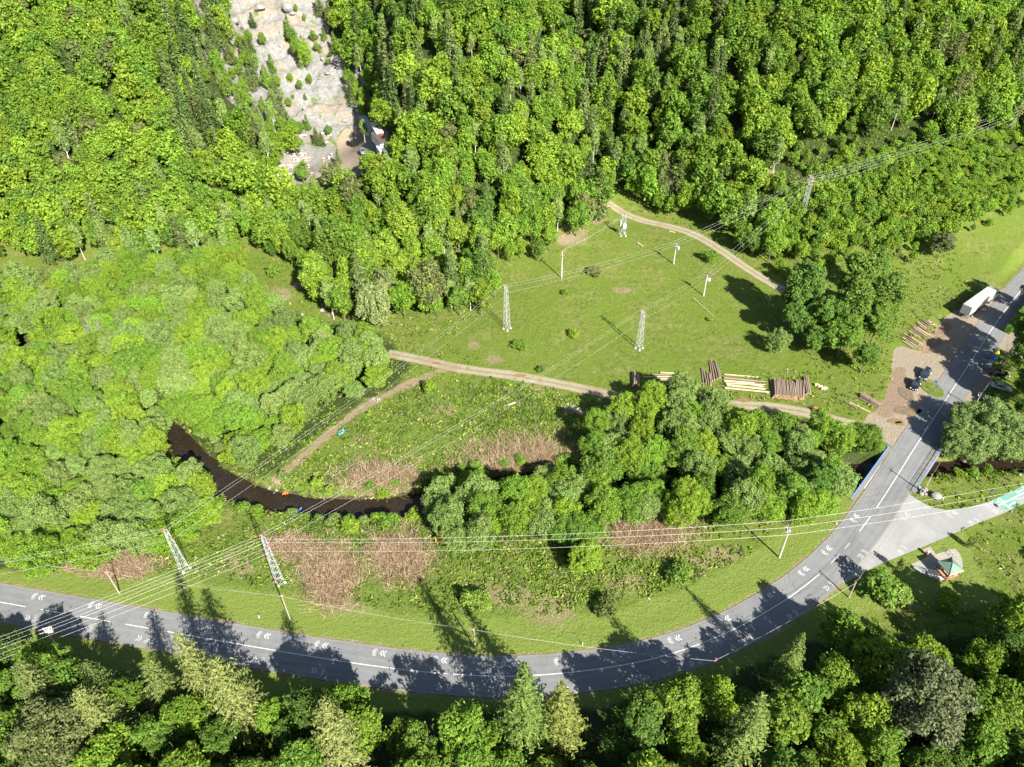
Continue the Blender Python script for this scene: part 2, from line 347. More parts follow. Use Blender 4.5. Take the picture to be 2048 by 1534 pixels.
M['rubber'] = simple('tyre_rubber', (.022, .022, .023), .8, 0, .2, 6)
M['steel_dark'] = simple('dark_chassis', (.045, .045, .047), .6, .2, .2, 4)
M['alloy'] = simple('wheel_alloy', (.4, .41, .42), .3, .8, .05, 3)
M['car_dark'] = simple('dark_blue_car_paint', (.018, .026, .045), .18, .3, .1, 3)
M['car_black'] = simple('black_car_paint', (.012, .014, .020), .16, .3, .1, 3)
M['car_silver'] = simple('silver_car_paint', (.46, .47, .48), .28, .5, .05, 3)
M['car_grey'] = simple('grey_blue_car_paint', (.15, .21, .29), .3, .3, .05, 3)
M['glass'] = simple('tinted_glass', (.02, .028, .034), .06, 0, .05, 2, spec=.9)
M['lamp'] = simple('headlight_lens', (.62, .64, .66), .12, .2, .05, 2)
M['tail'] = simple('tail_light_lens', (.42, .02, .015), .2, 0, .05, 2)
M['roof_green'] = simple('green_roof_sheet', (.085, .145, .105), .6, 0, .1, 1.5)
M['timber'] = simple('red_brown_timber', (.20, .085, .04), .7, 0, .25, 5)
M['timber_pale'] = simple('orange_timber', (.46, .24, .12), .7, 0, .2, 5)
M['roof_brown'] = simple('brown_roof_sheet', (.085, .062, .055), .6, 0, .12, 1.5)
M['hut_grey'] = simple('grey_sheet_wall', (.33, .36, .39), .55, .1, .12, 1.2)
M['cream'] = simple('cream_roof', (.50, .45, .37), .6, 0, .08, 1.2)
M['brick_red'] = simple('red_brown_wall', (.30, .09, .05), .7, 0, .15, 2)
M['solar'] = simple('solar_cell', (.02, .022, .03), .15, .1, .1, 6, spec=.7)
M['tarp_white'] = simple('white_sheet', (.62, .62, .60), .7, 0, .12, 2)
M['stone'] = simple('pale_stone', (.17, .164, .15), .9, 0, .25, 1.8, .05, world=True)
M['mud_water'] = simple('muddy_puddle', (.16, .105, .045), .3, 0, .12, 1.0, world=True)
M['mud'] = simple('wet_mud', (.12, .09, .055), .5, 0, .3, 1.5, world=True)
M['bin_red'] = simple('bin_red_wood', (.28, .07, .03), .7, 0, .2, 6)
def paving():
    m, n, b = new_mat('paving'); b.inputs['Roughness'].default_value = .85
    t = n.nodes.new('ShaderNodeTexBrick'); t.inputs['Scale'].default_value = 1.0; t.inputs['Brick Width'].default_value = .4; t.inputs['Row Height'].default_value = .2
    t.inputs['Mortar Size'].default_value = .012; t.inputs['Color1'].default_value = (.24, .22, .18, 1); t.inputs['Color2'].default_value = (.21, .195, .16, 1); t.inputs['Mortar'].default_value = (.15, .14, .11, 1)
    n.links.new(wpos(n), t.inputs['Vector']); n.links.new(t.outputs['Color'], b.inputs['Base Color']); return m
M['paving'] = paving()
def roof_sheet(name, col, scale):
    m, n, b = new_mat(name); b.inputs['Roughness'].default_value = .6
    wv = n.nodes.new('ShaderNodeTexWave'); wv.inputs['Scale'].default_value = scale; n.links.new(opos(n), wv.inputs['Vector'])
    c = mixc(n, mrange(n, wv.outputs['Fac'], .2, .8), tuple(x * .75 for x in col), col); n.links.new(c, b.inputs['Base Color']); bump(n, b, wv.outputs['Fac'], .6, .04); return m
M['ribbed_brown'] = roof_sheet('ribbed_brown_roof', (.095, .07, .062), .8)
def water_mat():
    m, n, b = new_mat('stream_water'); P = wpos(n)
    f = noise(n, P, 2.6, 6, .8); g = noise(n, P, .25, 3, .6)
    c = ramp(n, f, [(.32, (.006, .0045, .003)), (.52, (.016, .0115, .007)), (.66, (.034, .025, .016)), (.78, (.10, .09, .075))])
    c = mixc(n, mrange(n, g, .5, .7, 0, .4), c, (.028, .021, .013))
    n.links.new(c, b.inputs['Base Color']); b.inputs['Roughness'].default_value = .22; b.inputs['Specular IOR Level'].default_value = .3
    bump(n, b, noise(n, P, 3.2, 3, .6), .35, .03); return m
M['water'] = water_mat()
def bark(name, a, b_, scale=6):
    m, n, b = new_mat(name); f = noise(n, opos(n), scale, 5, .7)
    n.links.new(ramp(n, f, [(.3, a), (.7, b_)]), b.inputs['Base Color']); b.inputs['Roughness'].default_value = .9; bump(n, b, f, .6, .03); return m
M['bark'] = bark('bark', (.05, .04, .03), (.16, .13, .10))
M['bark_pale'] = bark('birch_bark', (.22, .20, .18), (.55, .53, .50), 4)
M['bark_twig'] = bark('grey_twigs', (.13, .11, .09), (.27, .235, .195), 4)
M['log_bark'] = bark('log_bark', (.09, .06, .042), (.24, .18, .135), 5)
M['log_peeled'] = bark('log_peeled', (.30, .22, .13), (.42, .335, .225), 3)
M['log_end'] = bark('log_cut_end', (.33, .185, .075), (.48, .33, .175), 5)
def leaf_material(name, use_attr=False, trans=.45):
    m, n, b = new_mat(name)
    if use_attr: base = attr(n, 'tint').outputs['Color']
    else: base = n.nodes.new('ShaderNodeObjectInfo').outputs['Color']
    g = n.nodes.new('ShaderNodeNewGeometry'); rnd = g.outputs['Random Per Island']
    h = n.nodes.new('ShaderNodeHueSaturation'); n.links.new(base, h.inputs['Color'])
    n.links.new(mrange(n, rnd, 0, 1, .490, .512, False), h.inputs['Hue'])
    n.links.new(mrange(n, mth(n, 'FRACT', mth(n, 'MULTIPLY', rnd, 7.31)), 0, 1, .62, 1.38, False), h.inputs['Value'])
    n.links.new(h.outputs[0], b.inputs['Base Color']); b.inputs['Roughness'].default_value = .6; b.inputs['Specular IOR Level'].default_value = .06
    t = n.nodes.new('ShaderNodeBsdfTranslucent'); h2 = mixc(n, 1.0, h.outputs[0], (1.7 * trans, 1.65 * trans, .8 * trans), 'MULTIPLY'); n.links.new(h2, t.inputs['Color'])
    mx = n.nodes.new('ShaderNodeAddShader')      # light reflected and light let through a thin leaf
    n.links.new(b.outputs[0], mx.inputs[0]); n.links.new(t.outputs[0], mx.inputs[1]); n.links.new(mx.outputs[0], n.nodes['Material Output'].inputs['Surface'])
    return m
M['leaf'] = leaf_material('leaves'); M['leaf_mass'] = leaf_material('leaves_far_wood', True)
M['needle'] = leaf_material('needles', False, .18)
M['straw'] = leaf_material('dead_stems', True, .15)

# ---------------------------------------------------------------- mesh building
class MB:
    def __init__(s): s.v = []; s.f = []; s.m = []; s.mats = []
    def mi(s, mat):
        if mat not in s.mats: s.mats.append(mat)
        return s.mats.index(mat)
    def add(s, verts, faces, mat):
        o = len(s.v); k = s.mi(mat); s.v += [tuple(map(float, v)) for v in verts]
        for f in faces: s.f.append([o + i for i in f]); s.m.append(k)
        return s
    def box(s, c, size, mat, rz=0.0, taper=1.0):
        hx, hy, hz = [k / 2 for k in size]; cs, sn = math.cos(rz), math.sin(rz); vs = []
        for z, t in ((-hz, 1), (hz, taper)):
            for x, y in ((-hx, -hy), (hx, -hy), (hx, hy), (-hx, hy)):
                x *= t; y *= t; vs.append((c[0] + x * cs - y * sn, c[1] + x * sn + y * cs, c[2] + z))
        return s.add(vs, [(3, 2, 1, 0), (4, 5, 6, 7), (0, 1, 5, 4), (1, 2, 6, 5), (2, 3, 7, 6), (3, 0, 4, 7)], mat)
    def tube(s, p0, p1, r0, r1, mat, n=8, caps=True, capmat=None):
        p0, p1 = np.array(p0, float), np.array(p1, float); d = p1 - p0; d = d / (np.linalg.norm(d) + 1e-9)
        a = np.cross(d, (0, 0, 1)) if abs(d[2]) < .9 else np.cross(d, (1, 0, 0)); a /= np.linalg.norm(a); b = np.cross(d, a)
        vs = []
        for p, r in ((p0, r0), (p1, r1)):
            for k in range(n):
                t = 2 * math.pi * k / n; vs.append(p + r * (math.cos(t) * a + math.sin(t) * b))
        s.add(vs, [(k, k + n, (k + 1) % n + n, (k + 1) % n) for k in range(n)], mat)
        if caps: s.add(vs, [tuple(range(n)), tuple(range(2 * n - 1, n - 1, -1))], capmat or mat)
        return s
    def bar(s, p0, p1, t, mat): return s.tube(p0, p1, t / 2, t / 2, mat, 4)
    def prism(s, poly, z0, z1, mat):
        n = len(poly); vs = [(x, y, z0) for x, y in poly] + [(x, y, z1) for x, y in poly]
        return s.add(vs, [tuple(range(n - 1, -1, -1)), tuple(range(n, 2 * n))] + [(k, (k + 1) % n, (k + 1) % n + n, k + n) for k in range(n)], mat)
    def loft(s, rings, mat, caps=True):
        n = len(rings[0]); vs = [p for r in rings for p in r]; fs = []
        for a in range(len(rings) - 1):
            for k in range(n): fs.append((a * n + k, a * n + (k + 1) % n, (a + 1) * n + (k + 1) % n, (a + 1) * n + k))
        if caps: fs += [tuple(range(n - 1, -1, -1)), tuple(range((len(rings) - 1) * n, len(rings) * n))]
        return s.add(vs, fs, mat)
    def lathe(s, c, prof, mat, n=12):
        rings = [[(c[0] + r * math.cos(2 * math.pi * k / n), c[1] + r * math.sin(2 * math.pi * k / n), c[2] + z) for k in range(n)] for r, z in prof]
        return s.loft(rings, mat)
    def mesh(s, name, smooth=False):
        me = bpy.data.meshes.new(name); me.from_pydata(s.v, [], s.f); me.polygons.foreach_set('material_index', s.m)
        for m in s.mats: me.materials.append(m)
        if smooth: me.polygons.foreach_set('use_smooth', [True] * len(s.f))
        me.update(); return me
def obj(name, mesh, parent=None, loc=None, rz=0.0):
    if isinstance(mesh, MB): mesh = mesh.mesh(name)
    o = bpy.data.objects.new(name, mesh); COL.objects.link(o)
    if parent is not None: o.parent = parent
    if loc is not None: o.location = [float(a) for a in loc]
    if rz: o.rotation_euler = (0, 0, rz)
    return o
def tag(o, label=None, cat=None, group=None, kind=None):
    if label: o['label'] = label
    if cat: o['category'] = cat
    if group: o['group'] = group
    if kind: o['kind'] = kind
    return o
def thing(name, label, cat, loc=(0, 0, 0), rz=0.0, group=None):
    o = bpy.data.objects.new(name, None); COL.objects.link(o); o.empty_display_size = .5
    o.location = [float(a) for a in loc]; o.rotation_euler = (0, 0, rz)
    return tag(o, label, cat, group)
def dup(root, loc, rz=0.0, scale=None, label=None, group=None, color=None):
    def cp(o, p):
        c = o.copy(); COL.objects.link(c); c.parent = p
        if color is not None: c.color = (*color, 1)
        for ch in KIDS.get(o.name, []): cp(ch, c)
        return c
    if root.name not in KIDS:
        def reg(o):
            KIDS[o.name] = list(o.children)
            for ch in o.children: reg(ch)
        reg(root)
    r = cp(root, None); r.location = [float(a) for a in loc]; r.rotation_euler = (0, 0, rz)
    if scale is not None: r.scale = scale if hasattr(scale, '__len__') else (scale,) * 3
    if label: r['label'] = label
    if group: r['group'] = group
    return r
KIDS = {}
def mesh_np(name, V, Q, mats, mi=None, tint=None, tris=None):
    """quads (M,4) from arrays"""
    me = bpy.data.meshes.new(name); V = np.ascontiguousarray(V, np.float32); Q = np.ascontiguousarray(Q, np.int32)
    me.vertices.add(len(V)); me.vertices.foreach_set('co', V.ravel())
    me.loops.add(Q.size); me.loops.foreach_set('vertex_index', Q.ravel())
    me.polygons.add(len(Q)); me.polygons.foreach_set('loop_start', np.arange(0, Q.size, 4, dtype=np.int32))
    me.polygons.foreach_set('loop_total', np.full(len(Q), 4, np.int32))
    for m in mats: me.materials.append(m)
    if mi is not None: me.polygons.foreach_set('material_index', np.ascontiguousarray(mi, np.int32))
    if tint is not None:
        a = me.attributes.new('tint', 'FLOAT_COLOR', 'POINT'); a.data.foreach_set('color', np.ascontiguousarray(np.c_[tint, np.ones(len(tint))], np.float32).ravel())
    me.update(calc_edges=True); me.validate(); return me

# ---------------------------------------------------------------- ground sheet
TRACK_PX = [(775, 708), (800, 711), (850, 722), (900, 735), (1000, 748), (1080, 761), (1160, 777), (1240, 794), (1300, 804), (1380, 811), (1480, 810), (1540, 813), (1600, 822), (1640, 831), (1700, 851), (1745, 858)]
BRANCH_PX = [(895, 738), (860, 748), (820, 768), (770, 792), (720, 818), (680, 848), (640, 885), (590, 925), (552, 962)]
UPPER_PX = [(1180, 385), (1215, 402), (1248, 428), (1290, 444), (1340, 453), (1390, 468), (1440, 500), (1490, 535), (1530, 560), (1572, 583)]
OLDTR_PX = [(1285, 370), (1330, 420), (1370, 455), (1250, 436)]
def ground_line(px, step=1.0, it=3): return smooth_line([gp(x, y)[:2] for x, y in px], step, it)
TRACK, BRANCH, UPPER = ground_line(TRACK_PX), ground_line(BRANCH_PX), ground_line(UPPER_PX)
QYARD = [(690, 255), (742, 262), (758, 300), (745, 330), (690, 345), (600, 350), (555, 345), (560, 315), (640, 300), (665, 285)]
DRY_PX = [  # centre x, y, rx, ry in the photograph of straw and dead stem patches
    (765, 965, 70, 36), (1045, 925, 95, 44), (800, 1112, 54, 42), (660, 1150, 48, 52), (1300, 1062, 70, 36), (220, 1130, 75, 28), (580, 1095, 40, 22),
    (1010, 1190, 90, 30), (1100, 1220, 70, 45), (690, 1215, 60, 25), (1150, 470, 45, 26), (1190, 440, 25, 14), (950, 690, 22, 12), (990, 720, 25, 10), (560, 580, 30, 12), (1440, 1110, 60, 25),
    (880, 820, 40, 22), (720, 880, 30, 20), (1250, 580, 40, 10), (1380, 1130, 60, 30), (1250, 1170, 60, 25), (1075, 775, 25, 6), (540, 1015, 15, 8), (700, 525, 35, 12), (1800, 1215, 45, 18), (480, 1130, 50, 30)]
def px_ellipse(PX, cx, cy, rx, ry): return np.exp(-(((PX[..., 0] - cx) / rx) ** 2 + ((PX[..., 1] - cy) / ry) ** 2) * 1.1)
PX = proj(np.stack([XX, YY, ZZ], -1))
A = {}
A['rock'] = np.clip(blur(pip(PX, QUARRY) & near, 3), 0, 1)
A['gravel'] = np.maximum(blur(pip(P2, yardp) & near, 2), blur(pip(PX, QYARD) & pip(PX, [(660, 240), (735, 250), (735, 275), (715, 345), (680, 345), (672, 280)]) & near, 2) * .8)
RYARD = [(1898, 835), (1935, 770), (1965, 735), (1990, 735), (1985, 765), (1960, 790), (1948, 812)]
DRIVE = [(1990, 660), (2020, 655), (2060, 700), (2060, 725), (2010, 700), (1985, 700), (1968, 690)]
A['gravel'] = np.maximum(A['gravel'], blur((pip(PX, RYARD) | pip(PX, DRIVE)) & near, 2))
CHIPS = [(1748, 828), (1770, 790), (1788, 735), (1806, 732), (1818, 760), (1826, 790), (1800, 822), (1770, 840)]
CHIPS2 = [(1835, 690), (1862, 668), (1885, 640), (1908, 648), (1880, 690), (1850, 712)]
A['chips'] = blur((pip(PX, CHIPS) | pip(PX, CHIPS2)) & near, 3)
A['dirt'] = np.clip(blur((dist_line(XX, YY, TRACK) < 1.5) & near, 1) * .4, 0, 1)
A['dirt'] = np.maximum(A['dirt'], .62 * sstep(2.2, .6, dist_line(XX, YY, BRANCH) + 1.2 * fbm(XX, YY, 6, 3, 31)))
OLDT = ground_line([(1270, 440), (1330, 475), (1370, 505), (1400, 530), (1440, 560)]); A['dirt'] = np.maximum(A['dirt'], .42 * sstep(1.8, .5, dist_line(XX, YY, OLDT)))
for cx, cy, rx, ry in ((750, 800, 22, 8), (1150, 825, 30, 10), (548, 960, 10, 14), (600, 570, 30, 10), (560, 595, 25, 8), (1190, 435, 30, 16), (1130, 480, 30, 14), (660, 630, 10, 6), (90, 537, 25, 3), (1540, 350, 20, 14), (1960, 210, 40, 6), (2000, 205, 40, 6)):
    A['dirt'] = np.maximum(A['dirt'], .9 * px_ellipse(PX, cx, cy, rx, ry))
A['dirt'] = np.maximum(A['dirt'], .62 * sstep(5.1, 3.7, droad) * sstep(3.2, 3.6, droad))
A['dry'] = np.zeros(XX.shape)
for d in DRY_PX: A['dry'] = np.maximum(A['dry'], .85 * px_ellipse(PX, *d))
A['mown'] = sstep(13.5, 9, droad + 2.5 * fbm(XX, YY, 8, 3, 21)) * .8 * (PX[..., 0] < 1760)
A['mown'] = np.maximum(A['mown'], blur(pip(PX, [(1720, 1150), (1860, 1085), (1930, 1060), (1950, 1100), (1965, 1160), (2000, 1200), (1900, 1230), (1780, 1170)]) & near, 4) * .9)
A['rank'] = np.clip(.75 * blur(pip(PX, [(560, 960), (700, 850), (850, 770), (1100, 780), (1200, 830), (1000, 1000), (1000, 1090), (1250, 1100), (1550, 1130), (1400, 1200), (900, 1260), (400, 1200), (100, 1160), (300, 1100), (500, 1060)]) & near, 6), 0, 1)
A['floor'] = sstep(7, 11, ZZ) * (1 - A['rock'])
A['bed'] = sstep(-1.45, -1.85, ZZ)
# woodland ground, low ground under trees
FOREST = {
 'slope': [(-700, -700), (2800, -700), (2800, 300), (2048, 392), (1965, 437), (1880, 490), (1780, 500), (1690, 505), (1600, 520), (1545, 500), (1490, 470), (1440, 440), (1395, 425), (1330, 400), (1235, 385), (1215, 395), (1150, 438), (1095, 478), (1050, 495),
           (975, 500), (1008, 560), (940, 625), (880, 685), (790, 690), (750, 640), (690, 640), (655, 600), (610, 560), (590, 500), (540, 478), (465, 470), (380, 505), (165, 488), (60, 490), (-700, 510)],
 'valley': [(-700, 505), (60, 545), (165, 545), (200, 500), (380, 512), (465, 490), (480, 540), (520, 590), (560, 610), (620, 640), (690, 650), (760, 665), (800, 705), (828, 735), (790, 775), (720, 805), (660, 850), (600, 900), (550, 945), (500, 958),
            (420, 915), (360, 862), (320, 870), (380, 950), (440, 1000), (400, 1040), (300, 1075), (250, 1110), (150, 1130), (0, 1140), (-700, 1040)],
 'river': [(880, 950), (960, 955), (1050, 975), (1130, 930), (1180, 850), (1270, 795), (1370, 765), (1450, 790), (1500, 835), (1560, 840), (1640, 845), (1735, 870), (1775, 905), (1700, 965), (1650, 1005), (1590, 1035), (1450, 1030), (1380, 1020), (1240, 1030), (1190, 1060),
           (1000, 1085), (890, 1080), (870, 1010)],
 'near': [(-700, 1215), (0, 1300), (140, 1325), (320, 1362), (560, 1395), (760, 1420), (900, 1425), (1150, 1420), (1300, 1400), (1420, 1365), (1520, 1325), (1620, 1285), (1690, 1265), (1760, 1272), (1850, 1280), (1930, 1272), (2000, 1255), (2048, 1235), (2800, 1150), (2800, 2600), (-700, 2600)],
}
CLEAR = [[(450, -60), (690, -60), (655, 70), (705, 120), (735, 180), (748, 228), (785, 250), (798, 322), (740, 345), (712, 358), (690, 350), (600, 372), (548, 372), (546, 318), (590, 290), (572, 235), (545, 190), (510, 150), (480, 70)],
         [(1078, -60), (1100, -60), (1172, 90), (1238, 210), (1252, 290), (1240, 295), (1215, 200), (1148, 90)]]
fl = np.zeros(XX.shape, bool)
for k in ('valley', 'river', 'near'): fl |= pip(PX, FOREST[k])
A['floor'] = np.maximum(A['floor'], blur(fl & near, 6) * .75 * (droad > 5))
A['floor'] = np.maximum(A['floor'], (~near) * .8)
A['rock'] *= (A['gravel'] < .3)
def build_ground():
    ny, nx = XX.shape
    idx = np.arange(ny * nx).reshape(ny, nx)
    Q = np.stack([idx[:-1, :-1], idx[:-1, 1:], idx[1:, 1:], idx[1:, :-1]], -1).reshape(-1, 4)
    me = mesh_np('ground', np.stack([XX, YY, ZZ], -1).reshape(-1, 3), Q, [M['ground']])
    for k in ('rock', 'gravel', 'chips', 'dirt', 'dry', 'mown', 'rank', 'floor', 'bed'):
        a = me.attributes.new(k, 'FLOAT', 'POINT'); a.data.foreach_set('value', np.ascontiguousarray(A[k], np.float32).ravel())
    me.polygons.foreach_set('use_smooth', np.ones(len(Q), bool))
    tag(obj('ground', me), kind='structure')
build_ground()

# ---------------------------------------------------------------- road, side road, tracks, stream
def ribbon(name, line, offs, z, mat, conform=False, wob=0.0, lift=0.05):
    t = np.gradient(line, axis=0); t /= np.linalg.norm(t, axis=1)[:, None]; nrm = np.stack([-t[:, 1], t[:, 0]], 1)
    V = []; U = []; D = np.r_[0, np.cumsum(np.linalg.norm(np.diff(line, axis=0), axis=1))]
    for j, o in enumerate(offs):
        oo = np.full(len(line), float(o))
        if wob and j in (0, len(offs) - 1): oo = oo + np.sign(o) * wob * (fbm(line[:, 0] + 13 * j, line[:, 1], 2.2, 4, 40) * 2.2)
        p = line + nrm * oo[:, None]
        zz = height(p[:, 0], p[:, 1]) + lift if conform else np.full(len(line), z)
        V.append(np.c_[p, zz]); U.append(np.c_[oo, D])
    V = np.stack(V, 1); U = np.stack(U, 1); n, k = V.shape[:2]; idx = np.arange(n * k).reshape(n, k)
    Q = np.stack([idx[:-1, :-1], idx[1:, :-1], idx[1:, 1:], idx[:-1, 1:]], -1).reshape(-1, 4)[:, ::-1]
    me = mesh_np(name, V.reshape(-1, 3), Q, [mat])
    for i, a in enumerate(('across', 'along')):
        at = me.attributes.new(a, 'FLOAT', 'POINT'); at.data.foreach_set('value', np.ascontiguousarray(U.reshape(-1, 2)[:, i], np.float32))
    return tag(obj(name, me), kind='structure')
ribbon('road', ROAD, [-3.65, -2.4, -1.2, 0, 1.2, 2.4, 3.65], .075, M['asphalt'], wob=.10)
mb = MB(); mb.prism([tuple(p) for p in sidep], -.2, .055, M['pale_asphalt']); tag(obj('side_road', mb), kind='structure')
mb = MB(); mb.prism([tuple(p) for p in pavep], -.2, .065, M['paving']); tag(obj('paving', mb), kind='structure')
def track_material():
    m, n, b = new_mat('track_dirt'); P = wpos(n); b.inputs['Roughness'].default_value = .95
    u = attr(n, 'across').outputs['Fac']; f = noise(n, P, 1.1, 4, .7); g = noise(n, P, 3.5, 4, .7); big = noise(n, P, .12, 3, .6)
    au = mth(n, 'ABSOLUTE', u)
    dirt = ramp(n, g, [(.3, (.155, .12, .078)), (.55, (.215, .175, .125)), (.75, (.275, .235, .18))])
    dirt = mixc(n, mrange(n, big, .5, .62, 0, .8), dirt, ramp(n, g, [(.3, (.13, .085, .055)), (.7, (.22, .15, .10))]))
    grass = ramp(n, g, [(.3, (.06, .085, .02)), (.7, (.15, .16, .055))])
    mid = mth(n, 'ADD', au, mth(n, 'MULTIPLY', mth(n, 'SUBTRACT', f, .5), 1.1))
    c = mixc(n, mth(n, 'MULTIPLY', mrange(n, mid, .42, .15), .85), dirt, grass)
    c = mixc(n, mrange(n, mid, 1.25, 1.65), c, grass)
    n.links.new(c, b.inputs['Base Color']); bump(n, b, g, .6, .06); return m
M['track'] = track_material()
tr = [-1.7, -1.3, -.9, -.5, 0, .5, .9, 1.3, 1.7]
ribbon('dirt_track', TRACK, tr, 0, M['track'], True, .35)
ribbon('dirt_track', UPPER, tr, 0, M['track'], True, .35)
ribbon('stream_water', STREAM, [-8, -4, -1.5, 1.5, 4, 8], WATER_Z, M['water'])
for nm, px, py, rx, ry, mt in (('puddle', 1812, 788, 1.5, 2.6, 'mud'), ('puddle', 1822, 828, 1.2, .75, 'mud_water'), ('puddle', 1815, 822, 3.0, 1.6, 'mud'), ('puddle', 1833, 812, 1.3, .7, 'mud_water'), ('puddle', 1790, 843, 2.0, .8, 'mud_water'), ('puddle', 1800, 848, 1.0, .7, 'mud_water'),
                               ('puddle', 872, 727, 1.2, .5, 'mud_water'), ('puddle', 858, 733, .8, .35, 'mud_water'), ('puddle', 1040, 752, 1.7, .6, 'mud_water'), ('puddle', 1487, 800, 1.6, 1.0, 'mud_water'), ('puddle', 1030, 758, .5, .3, 'mud_water'), ('puddle', 935, 737, .5, .25, 'mud_water')):
    c = gp(px, py); mb = MB(); poly = []
    for k in range(26):
        t = 2 * math.pi * k / 26; r = 1 + .35 * (vnoise(np.array(math.cos(t) * 1.6 + px), np.array(math.sin(t) * 1.6 + py)) - .5)
        poly.append((c[0] + rx * r * math.cos(t), c[1] + ry * r * math.sin(t)))
    vs = [(x, y, float(height(x, y)) + (.075 if mt == 'mud' else .085)) for x, y in poly]; vs.append((c[0], c[1], float(height(c[0], c[1])) + (.075 if mt == 'mud' else .085)))
    mb.add(vs, [(k, (k + 1) % 26, 26) for k in range(26)], M[mt]); tag(obj(nm, mb), kind='structure')
# ---------------------------------------------------------------- trees
def cards(C, Nn, sx, sy, rng, fold=.25):
    """leaf clump cards: centres, facing directions, half sizes"""
    n = len(C); Nn = Nn / (np.linalg.norm(Nn, axis=1)[:, None] + 1e-9)
    r = rng.normal(size=(n, 3)); a = np.cross(Nn, r); a /= np.linalg.norm(a, axis=1)[:, None] + 1e-9; b = np.cross(Nn, a)
    sx = np.broadcast_to(sx, (n,))[:, None]; sy = np.broadcast_to(sy, (n,))[:, None]
    k = rng.uniform(-fold, fold, (n, 1)) * sx
    V = np.stack([C - a * sx * .55 - b * sy * .3, C + b * -sy + Nn * k, C + a * sx * .6 + b * sy * .2, C + b * sy - Nn * k], 1)
    return V.reshape(-1, 3)
def crown_blobs(rng, h, r, zc, zr, lobes, per, q0=.11, q1=.22, tall=1.0, shape='round'):
    """foliage masses of one crown: big limbs' lobes, each covered with small florets; (centre, radii, weight)"""
    L = []
    for i in range(lobes):
        z = 1 - 1.65 * (i + rng.uniform(.2, .8)) / lobes; ph = i * 2.39996 + rng.uniform(-.8, .8); rho = math.sqrt(max(.02, 1 - z * z)) * rng.uniform(.7, 1.1)
        k = 1.0 if shape == 'round' else np.clip(.62 - .5 * z, .2, 1.05)
        c = np.array([r * .54 * rho * math.cos(ph) * k, r * .54 * rho * math.sin(ph) * k, zc + zr * .62 * z * rng.uniform(.8, 1.12)])
        q = r * rng.uniform(.36, .54) * (1 if shape == 'round' else .45 + .6 * k); L.append((c, np.array([q, q, q * rng.uniform(.85, 1.25)])))
    L.append((np.array([0, 0, zc]), np.array([r * .55, r * .55, zr * .74])))
    B = []
    for li, (c, R_) in enumerate(L):
        for j in range(per):
            d = rng.normal(size=3); d[2] += .5; d[:2] += .5 * c[:2] / r; d /= np.linalg.norm(d); p = c + d * R_ * rng.uniform(.78, 1.08)
            if any(np.linalg.norm((p - a) / b) < .72 for k2, (a, b) in enumerate(L) if k2 != li): continue
            q = r * rng.uniform(q0, q1); B.append((p, np.array([q, q, q * rng.uniform(.75, 1.15) * tall]), 1.0))
    for c, R_ in L: B.append((c, R_ * .86, .30))
    return B
def blob_leaves(rng, B, n, leaf, up=.35, squash=1.0, ragged=.2):
    cs = np.array([b[0] for b in B]); rr = np.array([b[1] for b in B]); wgt = rr[:, 0] * rr[:, 2] * np.array([b[2] for b in B]); wgt /= wgt.sum()
    m = int(n * 2.2); k = rng.choice(len(B), m, p=wgt)
    d = rng.normal(size=(m, 3)); d[:, 2] += .45; d /= np.linalg.norm(d, axis=1)[:, None]
    P = cs[k] + d * rr[k] * (1 + rng.normal(0, ragged, m))[:, None]
    keep = np.ones(m, bool)
    for j, (c, r, _) in enumerate(B): keep &= ~((np.linalg.norm((P - c) / r, axis=1) < .72) & (k != j))
    P, d = P[keep][:n], d[keep][:n]
    Nn = d + rng.normal(0, .6, P.shape) + np.array([0, 0, up])
    s = leaf * rng.uniform(.55, 1.4, len(P))
    return cards(P, Nn, s, s * rng.uniform(.7, 1.25, len(P)), rng)
def spruce_leaves(rng, h, r, n, leaf, z0=.1, droop=.28, power=.85, tip=.9):
    C, Nn = [], []; whorl = max(.42, h / 46); z = h * z0
    while z < h * .985:
        t = (z / h - z0) / (1 - z0); L = r * (1 - t) ** power * rng.uniform(.82, 1.1) + .15
        nb = int((5 + 5 * (1 - t) * 1.4) * (1.35 if leaf < .35 else 1)); ph0 = rng.uniform(0, 6.28)
        for b in range(nb):
            ph = ph0 + 6.28 * b / nb + rng.uniform(-.3, .3); l = L * rng.uniform(.7, 1.12)
            k = max(2, int(l / (leaf * .75))); s = np.linspace(.12, 1, k)
            wd = leaf * (1.25 - .6 * s)
            for j in range(k):
                side = rng.uniform(-1, 1) * wd[j] * .7
                zz = z - droop * l * s[j] ** 1.3 + .18 * l * max(0, s[j] - .6)
                C.append((math.cos(ph) * l * s[j] - math.sin(ph) * side, math.sin(ph) * l * s[j] + math.cos(ph) * side, zz + rng.uniform(-.12, .12)))
                Nn.append((math.cos(ph) * .55, math.sin(ph) * .55, .85))
        z += whorl * rng.uniform(.75, 1.25)
    C, Nn = np.array(C), np.array(Nn)
    if len(C) > n: s = rng.choice(len(C), n, False); C, Nn = C[s], Nn[s]
    Nn = Nn + rng.normal(0, .42, C.shape); s = leaf * rng.uniform(.6, 1.2, len(C))
    return cards(C, Nn, s * .62, s * 1.05, rng, .3)
def quads_of(V): return np.arange(len(V), dtype=np.int32).reshape(-1, 4)
